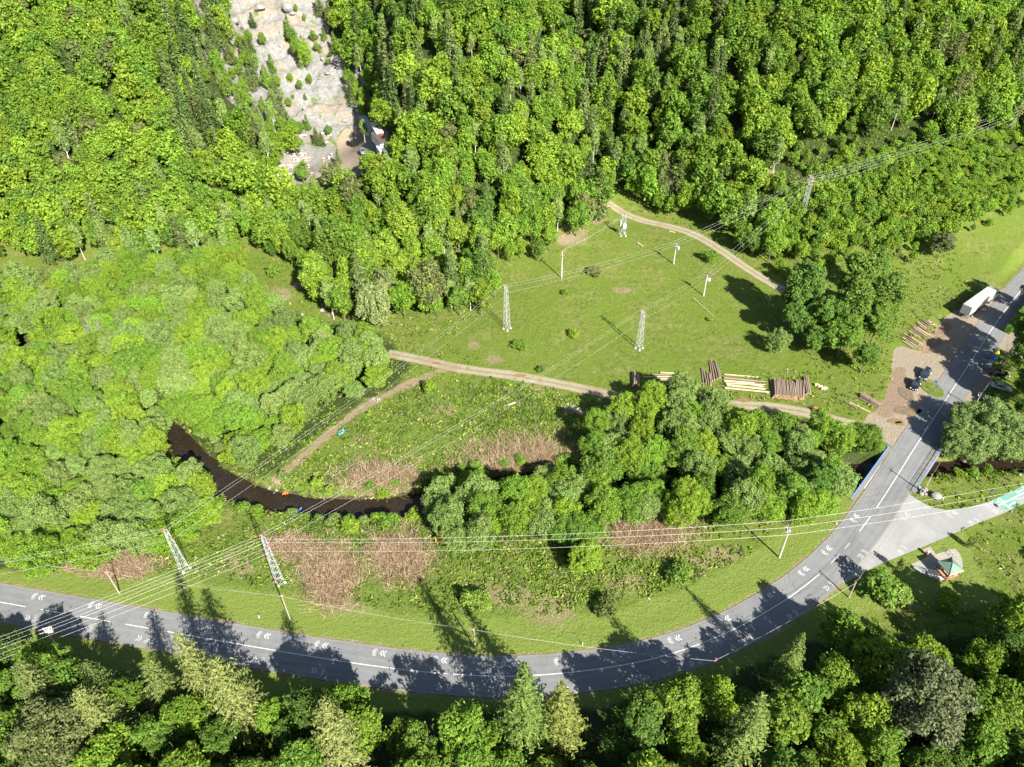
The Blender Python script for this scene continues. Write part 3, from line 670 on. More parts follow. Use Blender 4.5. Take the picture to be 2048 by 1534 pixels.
def branch_mb(rng, h, r, tr, mat, limbs=5, zc=.45, lean=.0):
    mb = MB(); pts = [np.array([0, 0, -.4])]
    for k in range(1, 7): pts.append(np.array([rng.uniform(-.12, .12) * k * .5 * tr * 2, rng.uniform(-.12, .12) * k * .5 * tr * 2, h * .86 * k / 6]))
    for k in range(6): mb.tube(pts[k], pts[k + 1], tr * (1 - k / 7), tr * (1 - (k + 1) / 7), mat, 7, k == 0)
    for i in range(limbs):
        z = h * (zc * .7 + .4 * i / limbs); ph = i * 2.4 + rng.uniform(-.4, .4); a = np.array([0, 0, z])
        b = a + np.array([math.cos(ph) * r * .45, math.sin(ph) * r * .45, h * .12]); c = b + np.array([math.cos(ph) * r * .33, math.sin(ph) * r * .33, h * .12])
        mb.tube(a, b, tr * .45, tr * .28, mat, 5, False); mb.tube(b, c, tr * .28, tr * .08, mat, 5, False)
    return mb
LEAFN = {}; PROTO = {}     # kind -> list of (crown mesh, trunk mesh, height, radius)
def proto(kind, crown_v, leafmat, trunk_mb, h, r, joined=False):
    if joined:   # small in the photograph: trunk and crown in one mesh
        tm = trunk_mb; V = crown_v; Q = quads_of(V); tv = np.array(tm.v); tq = []
        for f in tm.f:
            if len(f) == 4: tq.append(f)
        nq = np.array(tq, np.int32) + len(V)
        me = mesh_np(kind, np.vstack([V, tv]), np.vstack([Q, nq]), [leafmat] + tm.mats, np.r_[np.zeros(len(Q), np.int32), np.ones(len(nq), np.int32)])
        LEAFN[me.name] = len(V); PROTO.setdefault(kind, []).append((me, None, h, r))
    else:
        PROTO.setdefault(kind, []).append((mesh_np(kind + '_crown', crown_v, quads_of(crown_v), [leafmat]), trunk_mb.mesh(kind + '_trunk'), h, r))
def rng_(s): return np.random.RandomState(s)
for i in range(7):      # full-size broadleaf trees of the valley and the near wood
    g = rng_(100 + i); h, r = 14.0, 4.0 + .3 * (i % 3)
    B = crown_blobs(g, h, r, h * .60, h * .40, 7 + i % 4, 22, .10, .19)
    proto('broadleaf', blob_leaves(g, B, 9000, .24, .45, 1, .22), M['leaf'], branch_mb(g, h, r, .22, M['bark']), h, r)
for i in range(6):      # near wood: open crowns of small florets with dark gaps
    g = rng_(150 + i); h, r = 13.0, 3.6 + .3 * (i % 3)
    B = crown_blobs(g, h, r, h * .58, h * .42, 7 + i % 4, 20, .075, .15)
    proto('near_broadleaf', blob_leaves(g, B, 5600, .235, .55, 1, .30), M['leaf'], branch_mb(g, h, r, .2, M['bark'], 6), h, r)
for i in range(6):      # willow and alder: finer, looser crowns
    g = rng_(200 + i); h, r = 11.0, 4.2
    B = crown_blobs(g, h, r, h * .54, h * .45, 8 + i % 4, 24, .09, .17, 1.6)
    proto('willow', blob_leaves(g, B, 9500, .20, .45, 1.0, .32), M['leaf'], branch_mb(g, h, r, .2, M['bark'], 6), h, r)
for i in range(8):      # hillside broadleaf
    g = rng_(300 + i); h, r = 13.0, 3.7 + .3 * (i % 3)
    B = crown_blobs(g, h, r, h * .56, h * .44, 5 + i % 4, 13, .14, .25, 1.2)
    proto('hill', blob_leaves(g, B, 3300, .32, .4, 1, .26), M['leaf'], branch_mb(g, h, r, .22, M['bark'], 3), h, r, True)
for i in range(3):      # birch: slim, thin crown, pale stem
    g = rng_(400 + i); h, r = 14.0, 2.5
    B = crown_blobs(g, h, r, h * .60, h * .40, 7, 12, .16, .28, 1.4, 'cone')
    proto('birch', blob_leaves(g, B, 1900, .30, .2, 1.1, .3), M['leaf'], branch_mb(g, h, r, .16, M['bark_pale'], 4), h, r, True)
for i in range(3):      # hillside conifers
    g = rng_(500 + i); h, r = 17.0, 2.9
    proto('hill_conifer', spruce_leaves(g, h, r, 2600, .62, .12, .22, .8), M['needle'], branch_mb(g, h, r, .2, M['bark'], 0), h, r, True)
for i in range(2):      # near spruce with drooping branches
    g = rng_(600 + i); h, r = 20.0, 3.9
    proto('spruce', spruce_leaves(g, h, r, 14000, .30, .08, .34, .8), M['needle'], branch_mb(g, h, r, .28, M['bark'], 0), h, r)
for i in range(3):      # near dense blunt-topped conifers (larch, pine)
    g = rng_(700 + i); h, r = 20.0, 4.3
    V1 = spruce_leaves(g, h, r, 15000, .29, .1, .02, .55)
    proto('larch', V1, M['needle'], branch_mb(g, h, r, .28, M['bark'], 0), h, r)
for i in range(1):      # round dark pine
    g = rng_(750 + i); h, r = 19.0, 5.6
    B = crown_blobs(g, h, r, h * .58, h * .40, 9, 26, .09, .16)
    proto('pine', blob_leaves(g, B, 13000, .22, .3, .9, .22), M['needle'], branch_mb(g, h, r, .28, M['bark']), h, r)
for i in range(4):      # shrubs
    g = rng_(800 + i); h, r = 2.6, 1.7
    B = crown_blobs(g, h, r, h * .5, h * .45, 5, 10, .16, .28)
    proto('shrub', blob_leaves(g, B, 900, .19, .3, 1, .22), M['leaf'], branch_mb(g, h, r, .06, M['bark'], 3), h, r, True)
def bare_tree(g, h, r, n=9):
    mb = MB()
    def grow(p, d, L, w, lv):
        q = p + d * L; mb.tube(p, q, w, w * .6, M['bark_twig'], 4, False)
        if lv == 0: return
        for _ in range(3 if lv > 1 else 4):
            e = d + g.normal(0, .36, 3) + np.array([0, 0, .12]); e /= np.linalg.norm(e); grow(p + d * L * g.uniform(.5, 1), e, L * g.uniform(.5, .75), w * .5, lv - 1)
    for k in range(n):
        e = np.array([g.normal(0, .22), g.normal(0, .22), 1]); e /= np.linalg.norm(e)
        grow(np.array([g.normal(0, .3), g.normal(0, .3), -.3]), e, h * .42, .13, 3)
    return mb
BARE = [bare_tree(rng_(900 + i), 9.5, 3, 5).mesh('bare_tree') for i in range(2)]

COUNT = {}
def tree(kind, name, base, h, color, label, cat, group=None, rad=None, pick=None):
    """one tree: an Empty with trunk and crown, or one mesh where the photograph cannot show its parts"""
    ps = PROTO[kind]; k = random.randrange(len(ps)) if pick is None else pick; cm, tm, ph, pr = ps[k]
    sz = h / ph; sr = (rad / pr) if rad else sz * random.uniform(.9, 1.1); rz = random.uniform(0, 6.28)
    COUNT[name] = COUNT.get(name, 0) + 1
    if tm is None:
        o = bpy.data.objects.new(name, cm); COL.objects.link(o); o.color = (*color, 1)
    else:
        o = bpy.data.objects.new(name, None); COL.objects.link(o)
        t = bpy.data.objects.new('trunk', tm); COL.objects.link(t); t.parent = o
        c = bpy.data.objects.new('crown', cm); COL.objects.link(c); c.parent = o; c.color = (*color, 1)
    o.location = [float(a) for a in base]; o.scale = (sr, sr, sz); o.rotation_euler = (random.uniform(-.03, .03), random.uniform(-.03, .03), rz)
    return tag(o, label, cat, group)
def jit(c, a=.12):
    k = random.uniform(1 - a, 1 + a); return tuple(max(0, x * k * random.uniform(1 - a * .4, 1 + a * .4)) for x in c)
GREENS = {'yellow-green': (.104, .156, .016), 'fresh green': (.086, .142, .016), 'mid green': (.072, .124, .017), 'deep green': (.054, .098, .016), 'grey-green': (.098, .140, .036), 'brown-green': (.086, .102, .032)}
DARKC, CONC, LARCHC, PINEC = (.052, .078, .022), (.080, .106, .032), (.118, .135, .040), (.072, .085, .038)
placed = []    # (x, y, r) of trees set one by one
def put(kind, name, apex, h, color, label, cat, group=None, rad=None, pick=None):
    b = gp(*apex, dz=h * .97); placed.append((b[0], b[1], rad or 4)); return tree(kind, name, b, h, color, label, cat, group, rad, pick)
# --- conifers and marked trees at the near edge, one by one (pixel of the tip, height)
put('larch', 'conifer_tree', (357, 1270), 21.5, LARCHC, 'tall pale conifer whose tip stands over the road, left of two side by side', 'tree', rad=3.5, pick=0)
put('larch', 'conifer_tree', (428, 1320), 22, LARCHC, 'broad pale conifer right beside the tall one that overlaps the road', 'tree', rad=4.8, pick=1)
put('larch', 'conifer_tree', (646, 1408), 23, LARCHC, 'rounded pale conifer alone near the bottom edge, cut by the frame', 'tree', rad=4.4, pick=2)
put('larch', 'conifer_tree', (158, 1388), 17, jit(LARCHC), 'pale conifer in the near wood at bottom left, right of the dark pine', 'tree', rad=4.6, pick=1)
put('larch', 'conifer_tree', (170, 1322), 15, (.075, .1, .026), 'small dark conifer at the verge below the pole by the lower lane', 'tree', rad=3.2, pick=0)
put('larch', 'conifer_tree', (285, 1322), 15, (.085, .11, .028), 'short conifer at the verge left of the two tall pale conifers', 'tree', rad=3.4, pick=2)
put('larch', 'conifer_tree', (30, 1322), 18, (.085, .105, .03), 'conifer at the left edge of the near wood beside the road', 'tree', rad=3.8, pick=0)
put('pine', 'pine_tree', (70, 1445), 16, (.075, .09, .03), 'wide olive pine in the bottom left corner', 'tree', rad=6.0)
put('spruce', 'spruce_tree', (1040, 1328), 27, (.078, .112, .024), 'tallest spruce with drooping branches, its tip over the road bend', 'tree', rad=5.2, pick=0)
put('spruce', 'spruce_tree', (1130, 1358), 21.5, (.098, .115, .026), 'yellowish spruce standing right of the tallest spruce by the road', 'tree', rad=4.6, pick=1)
put('spruce', 'spruce_tree', (1606, 1268), 16.5, (.088, .12, .026), 'slim pointed spruce at the outer edge of the road bend', 'tree', rad=3.0, pick=1)
put('spruce', 'spruce_tree', (1528, 1400), 22, (.085, .115, .028), 'big olive spruce in the dark wood at the bottom edge', 'tree', rad=4.8, pick=0)
put('pine', 'pine_tree', (1890, 1345), 20, PINEC, 'big dull grey-green pine rising from the dark wood at bottom right', 'tree', rad=6.2)
# --- trees with a place of their own in the valley
MG, DG, FG, YG, GG = (GREENS[k] for k in ('mid green', 'deep green', 'fresh green', 'yellow-green', 'grey-green'))
for ax, h, r, col, lab in (
    ((1625, 525), 20, 4.8, (.06, .108, .02), 'tall broadleaf tree closing the right end of the meadow, left of the yard clump'),
    ((1600, 610), 12, 4.0, (.055, .1, .018), 'dark broadleaf tree at the foot of the tall tree closing the meadow'),
    ((1640, 655), 9, 3.2, (.06, .11, .018), 'lower broadleaf tree below the tall tree closing the meadow'),
    ((1735, 505), 21, 5.6, (.07, .112, .02), 'largest broadleaf tree of the clump beside the dirt yard'),
    ((1790, 560), 16, 4.6, (.072, .115, .02), 'broadleaf tree on the road side of the largest tree by the dirt yard'),
    ((1700, 640), 12, 5.0, (.066, .115, .016), 'rounded broadleaf tree in front of the clump by the dirt yard'),
    ((1742, 690), 9, 3.6, (.055, .1, .016), 'low broadleaf tree nearest the chip-covered yard'),
    ((1655, 600), 14, 4.2, (.06, .108, .018), 'broadleaf tree between the tall meadow-end tree and the yard clump'), ((1770, 610), 13, 4.6, (.07, .115, .018), 'broadleaf tree on the near road side of the yard clump'), ((1720, 570), 18, 4.8, (.068, .112, .018), 'tall broadleaf tree behind the rounded one in the yard clump'), ((1760, 500), 15, 4.2, (.066, .11, .02), 'rear broadleaf tree of the yard clump'), ((1605, 560), 15, 3.8, (.058, .104, .018), 'meadow-side neighbour of the tall broadleaf tree at the meadow end'),
    ((1690, 600), 14, 3.6, (.05, .095, .016), 'shaded broadleaf tree in the middle of the clump by the dirt yard')):
    put('broadleaf', 'broadleaf_tree', ax, h, col, lab, 'tree', rad=r)
put('willow', 'willow_tree', (1562, 668), 6.5, GG, 'small grey-green willow at the corner of the meadow by the dark clump', 'tree', rad=3.0)
put('willow', 'willow_tree', (1338, 345), 11, (.10, .125, .045), 'grey-green willow alone between the two forest tracks', 'tree', rad=4.2)
put('willow', 'willow_tree', (742, 575), 14, (.135, .165, .06), 'pale silvery willow at the edge of the slope above the track fork', 'tree', rad=5.0)
put('willow', 'willow_tree', (1376, 755), 10, (.10, .14, .036), 'willow standing in front of the log piles beside the track', 'tree', rad=4.2)
put('willow', 'willow_tree', (1432, 785), 8.5, (.095, .135, .035), 'second willow in front of the log piles, right of the first', 'tree', rad=3.8)
put('broadleaf', 'broadleaf_tree', (1175, 1098), 7, YG, 'yellow-green young tree alone on the rough bank above the road', 'tree', rad=3.4)
put('broadleaf', 'broadleaf_tree', (1895, 468), 8.5, (.07, .085, .032), 'dull olive tree at the edge of the right-hand meadow', 'tree', rad=3.6)
put('broadleaf', 'broadleaf_tree', (1655, 935), 8.5, (.05, .098, .016), 'dark round tree beside the bridge on the upstream side', 'tree', rad=3.7)
for ax, h, r in (((1935, 812), 7.5, 3.6), ((1992, 815), 8.5, 4.2), ((1925, 855), 6.5, 3.6), ((1972, 862), 7.5, 4.2), ((2030, 838), 8, 4.4), ((1950, 880), 5.5, 3.6), ((2015, 872), 6.5, 4.0), ((2060, 870), 7, 4), ((1910, 885), 4.5, 2.6)):
    put('willow', 'willow_tree', ax, h, (.095, .138, .042), 'pale willow in the thicket on the downstream bank beside the bridge', 'tree', 'willows in the thicket beside the bridge', r)
for ax, h, r in (((2086, 625), 14, 4.2), ((2096, 672), 15.5, 4.8), ((2100, 730), 13, 4.4), ((2070, 800), 7, 3.0), ((2130, 650), 16, 5), ((2140, 730), 15, 5), ((2100, 545), 13, 4), ((2140, 590), 14, 4.5), ((2062, 765), 5, 2.4)):
    put('broadleaf', 'broadleaf_tree', ax, h, (.062, .108, .018), 'leafy garden tree behind the parked cars at the right edge', 'tree', 'garden trees at the right edge', r)
# quarry growth
QT = [('hill_conifer', (570, 30), 9, 2.0, FG), ('hill', (590, 75), 9, 2.6, FG), ('hill', (605, 85), 11, 2.9, YG), ('hill', (580, 55), 8, 2.2, MG), ('hill_conifer', (537, 108), 7.5, 2, MG), ('hill', (548, 150), 6, 2.2, YG), ('hill_conifer', (500, 25), 6, 1.9, DARKC), ('hill_conifer', (497, 75), 6, 2.0, DARKC),
      ('hill', (523, 65), 5.5, 1.7, FG), ('birch', (460, 90), 7, 1.4, FG), ('hill', (578, 148), 4, 1.3, FG), ('hill', (598, 160), 4, 1.3, FG), ('hill', (617, 150), 4.5, 1.2, FG), ('hill', (625, 62), 5, 1.6, MG), ('hill_conifer', (645, 55), 5, 1.4, MG), ('hill', (632, 85), 4, 1.2, FG),
      ('birch', (505, 105), 7, 1.5, GREENS['grey-green']), ('birch', (525, 130), 7, 1.5, GREENS['grey-green']), ('hill_conifer', (545, 180), 6, 1.6, MG), ('hill', (575, 195), 4.5, 1.4, FG), ('hill_conifer', (610, 230), 6, 1.8, MG), ('hill_conifer', (628, 255), 7, 1.9, DARKC), ('hill', (597, 245), 5, 2, FG), ('hill', (570, 250), 6, 2.2, MG),
      ('hill_conifer', (573, 262), 7, 2, CONC), ('birch', (555, 265), 8, 1.8, GREENS['grey-green']), ('hill_conifer', (640, 265), 5.5, 1.7, DARKC), ('hill', (655, 252), 4.5, 1.6, MG), ('hill_conifer', (672, 300), 5.5, 1.5, CONC), ('hill', (600, 325), 8, 2.4, MG), ('hill_conifer', (665, 330), 7.5, 2.0, CONC), ('hill', (735, 305), 8, 3.4, YG),
      ('birch', (720, 195), 10, 1.9, FG), ('birch', (708, 165), 9, 1.7, FG), ('hill_conifer', (690, 100), 9, 2, MG), ('hill_conifer', (665, 65), 8, 2, MG), ('hill_conifer', (655, 5), 9, 2.4, CONC), ('hill_conifer', (635, -15), 9, 2.5, CONC), ('birch', (480, 150), 9, 1.7, FG), ('hill', (660, 105), 2.2, 1, MG), ('hill', (655, 118), 2.5, 1.1, GREENS['grey-green'])]
for kind, ax, h, r, col in QT:
    nm, what = {'hill': ('young_tree', 'young broadleaf tree'), 'hill_conifer': ('young_conifer', 'young conifer'), 'birch': ('birch_tree', 'slender birch')}[kind]
    wh = 'on the bare quarry face' if ax[1] < 195 else 'around the quarry yard'
    put(kind, nm, ax, h, jit(col), f'{what} growing {wh}', 'tree', f'{what}s {wh}', r)
g = rng_(44); SIDES = [(372, -40), (470, -40), (500, 90), (560, 170), (600, 260), (530, 262), (490, 230), (445, 190), (400, 80)]; nq = 0
while nq < 85:
    ax = (g.uniform(372, 740), g.uniform(-30, 262)); edge = pip(np.array([ax]), SIDES)[0] or ax[0] > 655 + ax[1] * .25
    if not pip(np.array([ax]), ROCKY)[0] or (not edge and g.uniform() > .10): continue
    nq += 1; k = g.choice(['hill_conifer', 'hill', 'birch'], p=[.38, .30, .32]); nm, what = {'hill': ('young_tree', 'young broadleaf tree'), 'hill_conifer': ('young_conifer', 'young conifer'), 'birch': ('birch_tree', 'slender birch')}[k]
    h = g.uniform(3.5, 10) if edge else g.uniform(1.5, 3.5); put(k, nm, ax, h, jit({'hill': FG, 'birch': GREENS['grey-green'], 'hill_conifer': CONC}[k]), f'{what} growing on the bare quarry face', 'tree', f'{what}s on the bare quarry face', h * (.28 if k != 'birch' else .2))
# small ones in the meadows
for px, py, h, r, col, lab in ((1148, 668, 1.8, 1.6, YG, 'leafy bush in the middle of the meadow below the white towers'), (1418, 515, 3.2, 2.4, MG, 'dark round bush on the meadow beside the upper track'), (548, 545, 2.8, 2.2, FG, 'round bush on the narrow clearing left'), (1978, 448, 2.4, 1.3, FG, 'lone bush on the right-hand meadow'),
                               (858, 778, 3.0, 1.7, YG, 'bright bush below the track fork'), (940, 1200, 2.6, 2.0, (.10, .15, .025), 'left one of two bright bushes on the bank above the road'), (968, 1208, 2.4, 1.9, (.105, .15, .025), 'right one of two bright bushes on the bank above the road'),
                               (1215, 1215, 2.6, 2.3, (.06, .075, .02), 'dull bush below the yellow-green young tree'), (1895, 1205, 3.2, 2.2, YG, 'bright bush on the lawn below the shelter'), (1362, 1150, 2.6, 2.6, (.07, .12, .02), 'bush on the bank by the outer road bend'), (252, 575, 3.5, 2.1, (.045, .024, .022), 'dark purple bush among pale valley trees'),
                               (1082, 740, 1.3, 1.0, DG, 'small dark bush on the meadow above the track'), (1040, 692, 1.5, 2.2, MG, 'low scrub on the meadow below the left white tower'), (1130, 585, 1.3, 1.1, MG, 'small bush below the concrete pole on the meadow'), (1190, 545, 1.6, 2.6, (.09, .105, .03), 'dry scrub patch on the meadow under the wires'),
                               (1760, 1178, 4.2, 3.4, (.075, .125, .02), 'wide bush beside the pole at the junction'), (1785, 1190, 3.2, 3.0, (.09, .14, .025), 'bush at the corner of the lawn by the junction'), (1420, 640, .9, .9, YG, 'small yellow-green bush at the end of the fallen pole'), (890, 1075, 2.8, 2.0, (.30, .24, .01), 'yellow flowering bush at the lower edge of the riverside trees'),
                               (680, 505, 3.5, 2.4, (.24, .22, .01), 'yellow flowering bush on the wooded slope'), (1180, 905, 3, 2.2, MG, 'dark bush at the upper edge of the riverside trees'), (700, 1050, 2.2, 1.9, YG, 'left bush on the near stream bank'), (780, 1045, 2.2, 2.0, MG, 'right bush on the near stream bank'), (1340, 900, 3, 2.4, MG, 'bush among the riverside willows')):
    b = gp(px, py, h * .4); tree('shrub', 'shrub', b, h, col, lab, 'bush', None, r)
bt = [(205, 690, 10), (175, 655, 9), (165, 740, 7), (215, 545, 9), (240, 535, 8), (405, 535, 8), (300, 685, 8)]
for i, (px, py, h) in enumerate(bt):
    b = gp(px, py); o = obj('bare_tree', BARE[i % 2], None, b, i * 1.3); o.scale = (h / 9.5,) * 3
    tag(o, 'leafless grey tree among the pale green valley trees', 'tree', 'leafless trees in the left valley')

# --- woods: world grid with jitter, tested against the wood outlines
def wood(zone, step, seed, hm):
    g = rng_(seed); poly = FOREST[zone]
    x0, x1, y0, y1 = {'slope': (-250, 250, 165, 400), 'valley': (-175, 40, 78, 245), 'river': (-30, 110, 80, 180), 'near': (-120, 150, 6, 108)}[zone]
    xs = np.arange(x0, x1, step); ys = np.arange(y0, y1, step * .9)
    X, Y = np.meshgrid(xs, ys); X = X + (np.arange(len(ys)) % 2)[:, None] * step * .5
    X = (X + g.uniform(-.36, .36, X.shape) * step).ravel(); Y = (Y + g.uniform(-.36, .36, Y.shape) * step).ravel()
    Z = height(X, Y); P = np.stack([X, Y, Z], 1)
    mid = proj(P + np.array([0, 0, hm * .55])); keep = pip(mid, poly)
    for c in CLEAR: keep &= ~pip(mid, c)
    keep &= dist_line(X, Y, ROAD) > (7.0 if zone == 'near' else 6.0)
    keep &= dist_line(X, Y, STREAM) > (.9 if zone == 'river' else np.where(proj(P)[:, 0] < 330, .9, 4.4))
    for t in (TRACK, UPPER, BRANCH): keep &= dist_line(X, Y, t) > 3.2
    keep &= (mid[:, 0] > -420) & (mid[:, 0] < W + 420) & (mid[:, 1] > -330)
    if zone == 'slope': keep &= ~(pip(mid, [(372, -80), (470, -80), (520, 100), (600, 262), (530, 275), (480, 245), (430, 190), (390, 80)]) & (g.uniform(size=len(X)) < .5))
    for a, b, r in placed: keep &= (X - a) ** 2 + (Y - b) ** 2 > (r * .75) ** 2 + 2
    keep &= ~pip(np.stack([X, Y], -1), sidep) & ~pip(np.stack([X, Y], -1), yardp)
    return P[keep], g
def inframe(P, h, m=25):
    a = proj(P + np.array([0, 0, h * .55])); return (a[:, 0] > -m) & (a[:, 0] < W + m) & (a[:, 1] > -m) & (a[:, 1] < H + m)
FAR = []
def far_add(kind, b, h, col, r=None): FAR.append((kind, b, h, col, r))
def region_slope(px, py):
    if px < 560: return 'on the slope left of the quarry' if py < 300 else 'at the foot of the left-hand slope'
    if px < 1000 and py > 330: return 'below the quarry yard'
    if px < 760: return 'around the quarry'
    if px < 1240: return 'on the spur right of the quarry'
    if px < 1560: return 'beside the gully right of the spur' if py < 330 else 'above the upper track'
    return 'on the right-hand slope above the lattice towers' if py < 300 else 'around the right-hand lattice towers'
# near wood
P, g = wood('near', 5.2, 21, 12)
vis = inframe(P, 13, 60); nb = 0
for p, v in zip(P, vis):
    h = g.uniform(7.5, 14.0) * (1 if p[1] > 22 else .9); cn = g.choice(['fresh green', 'mid green', 'deep green', 'yellow-green'], p=[.38, .34, .16, .12]); col = jit(GREENS[cn])
    if abs(dist_line(np.array([p[0]]), np.array([p[1]]), ROAD)[0]) < 10: h *= .62
    side = 'left' if p[0] < -12 else 'middle' if p[0] < 22 else 'right'
    if v and nb < 110:
        nb += 1; tree('near_broadleaf', 'broadleaf_tree', p, h, tuple(c * .84 for c in col), f'{cn} broadleaf tree in the {side} of the near wood below the road', 'tree', f'{cn} broadleaf trees in the {side} of the near wood')
    else: far_add('hill', p, h, col)
# riverside and left valley
P, g = wood('river', 4.9, 22, 8)
for p in P:
    cn = g.choice(['grey-green', 'mid green', 'fresh green', 'yellow-green'], p=[.36, .28, .26, .10]); h = g.uniform(6.0, 9.5)
    k, nm = ('willow', 'willow_tree') if g.uniform() < .75 else ('broadleaf', 'broadleaf_tree')
    tree(k, nm, p, h, jit(GREENS[cn]), f'{cn} {nm.replace("_", " ")} in the belt along the stream between meadow and road', 'tree', f'{cn} {nm.split("_")[0]} trees in the riverside belt', g.uniform(2.9, 4.1))
P, g = wood('valley', 4.7, 23, 7); vis = inframe(P, 7, 40)
for p, v in zip(P, vis):
    a = proj(p); cn = g.choice(['grey-green', 'fresh green', 'yellow-green', 'mid green'], p=[.42, .30, .20, .08]); h = g.uniform(4.2, 9.5)
    col = jit(GREENS[cn])
    if not v: far_add('hill', p, h, col); continue
    k, nm = ('willow', 'willow_tree') if g.uniform() < .52 else ('broadleaf', 'alder_tree')
    wh = 'left of the stream' if a[1] > 860 else 'in the middle of the left valley' if a[1] > 640 else 'at the far side of the left valley'
    tree(k, nm, p, h, col, f'{cn} {nm.replace("_", " ")} {wh}', 'tree', f'{cn} {nm.split("_")[0]} trees {wh}', g.uniform(2.6, 4.2))
# slopes
P, g = wood('slope', 4.9, 24, 12)
TOWERS_R = [gp(1606, 422), gp(2015, 300)]
for t in TOWERS_R: P = P[np.hypot(P[:, 0] - t[0], P[:, 1] - t[1]) > 4.0]
a = proj(P + np.array([0, 0, 7.0])); vis = inframe(P, 12, 10)
dens = fbm(P[:, 0], P[:, 1], 40, 3, 61); tone = fbm(P[:, 0], P[:, 1], 30, 3, 71)
d = np.linalg.norm(P - CAM, axis=1); order = np.argsort(d)
budget = 300 - COUNT.get('broadleaf_tree', 0); nc = nbirch = 0
for i in order:
    p = P[i]; ax, ay = a[i]; u = g.uniform()
    conif = .035
    if 345 < ax < 440 and ay < 300: conif = .6
    elif 690 < ax < 860 and ay < 300: conif = .3
    elif 1150 < ax < 1480 and ay < 200: conif = .3
    elif 900 < ax < 1250: conif = .08
    low = ax > 1560 and ay > 250
    if u < conif and not low: kind, nm, h, col = 'hill_conifer', 'conifer_tree', g.uniform(12, 20), jit(CONC if g.uniform() < .6 else DARKC)
    elif not low and u < conif + (.10 if 500 < ax < 1300 else .04): kind, nm, h, col = 'birch', 'birch_tree', g.uniform(10, 15), jit(GREENS['grey-green'])
    else:
        kind, nm, h = 'hill', 'broadleaf_tree', (g.uniform(6.0, 13.0) if g.uniform() < .8 else g.uniform(12, 16.5)) * (.42 if low else 1)
        pr = [.30, .45, .17, .05, .03] if ax < 1230 else [.18, .42, .30, .08, .02]
        cn = g.choice(['yellow-green', 'fresh green', 'mid green', 'deep green', 'brown-green'], p=pr); col = jit(GREENS[cn])
        if tone[i] > .12: col = tuple(c * .82 for c in col)
    rg = region_slope(ax, ay)
    if not vis[i]: far_add(kind, p, h, col); continue
    if nm == 'broadleaf_tree':
        if budget <= 0: far_add(kind, p, h, col); continue
        budget -= 1; tree(kind, nm, p, h, col, f'{cn} broadleaf tree in the dense wood {rg}', 'tree', f'{cn} broadleaf trees {rg}')
    else:
        w_ = 'grey-green conifer' if nm == 'conifer_tree' else 'pale slender birch'
        tree(kind, nm, p, h, col, f'{w_} in the dense wood {rg}', 'tree', f'{w_}s {rg}')
P, g = wood('slope', 2.9, 29, 3)
LOW = [(1500, 440), (1570, 380), (1660, 330), (1800, 300), (2200, 215), (2200, 330), (1965, 430), (1880, 480), (1690, 500), (1590, 515), (1480, 470)]
P = P[pip(proj(P), LOW)]; P = P[np.argsort(np.linalg.norm(P - CAM, axis=1))]; nl = 0
for p in P:
    if min(np.hypot(p[0] - t[0], p[1] - t[1]) for t in TOWERS_R) < 2.0: continue
    cn = g.choice(['yellow-green', 'fresh green', 'mid green']); h = g.uniform(2.2, 4.6)
    if nl < 200 and inframe(p[None], 3, 5)[0]: nl += 1; tree('shrub', 'shrub', p, h, jit(GREENS[cn]), f'{cn} bush in the young growth under the right-hand power line', 'bush', f'{cn} bushes under the right-hand line', g.uniform(1.5, 2.6))
    else: far_add('hill', p, h, jit(GREENS[cn]), 2.2)
def build_far():
    print('COUNT', COUNT, len(FAR))
    """the rest of the woods beyond the 300 nearest broadleaf trees, as one mass"""
    Vs, Ts = [], []; base = {}
    for k in ('hill', 'hill_conifer', 'birch'):
        base[k] = []
        for me, _, ph, pr in PROTO[k]:
            v = np.empty(len(me.vertices) * 3, np.float32); me.vertices.foreach_get('co', v); v = v.reshape(-1, 3)
            v = v[:LEAFN[me.name]].reshape(-1, 4, 3)
            base[k].append((v, ph, pr))
    g = rng_(5)
    for kind, b, h, col, r in FAR:
        v, ph, pr = base[kind][g.randint(len(base[kind]))]; n = len(v); s = g.choice(n, int(n * (.5 if -40 < proj(b)[0] < W + 40 else .25)), False); v = v[s]
        c = v.mean(1, keepdims=True); v = c + (v - c) * (1.3 if -40 < proj(b)[0] < W + 40 else 1.7)
        sz = h / ph; sr = (r / pr) if r else sz * g.uniform(.9, 1.15); t = g.uniform(0, 6.28); cs, sn = math.cos(t), math.sin(t)
        q = v.reshape(-1, 3); q = np.c_[(q[:, 0] * cs - q[:, 1] * sn) * sr, (q[:, 0] * sn + q[:, 1] * cs) * sr, q[:, 2] * sz] + b
        Vs.append(q); Ts.append(np.broadcast_to(np.array(col, np.float32), q.shape))
    V = np.vstack(Vs).astype(np.float32); T = np.vstack(Ts)
    tag(obj('distant_woodland', mesh_np('distant_woodland', V, quads_of(V), [M['leaf_mass']], tint=T)), 'dense mixed wood covering the upper slopes', 'wood', kind='stuff')
build_far()
g = rng_(55); nb2 = 0
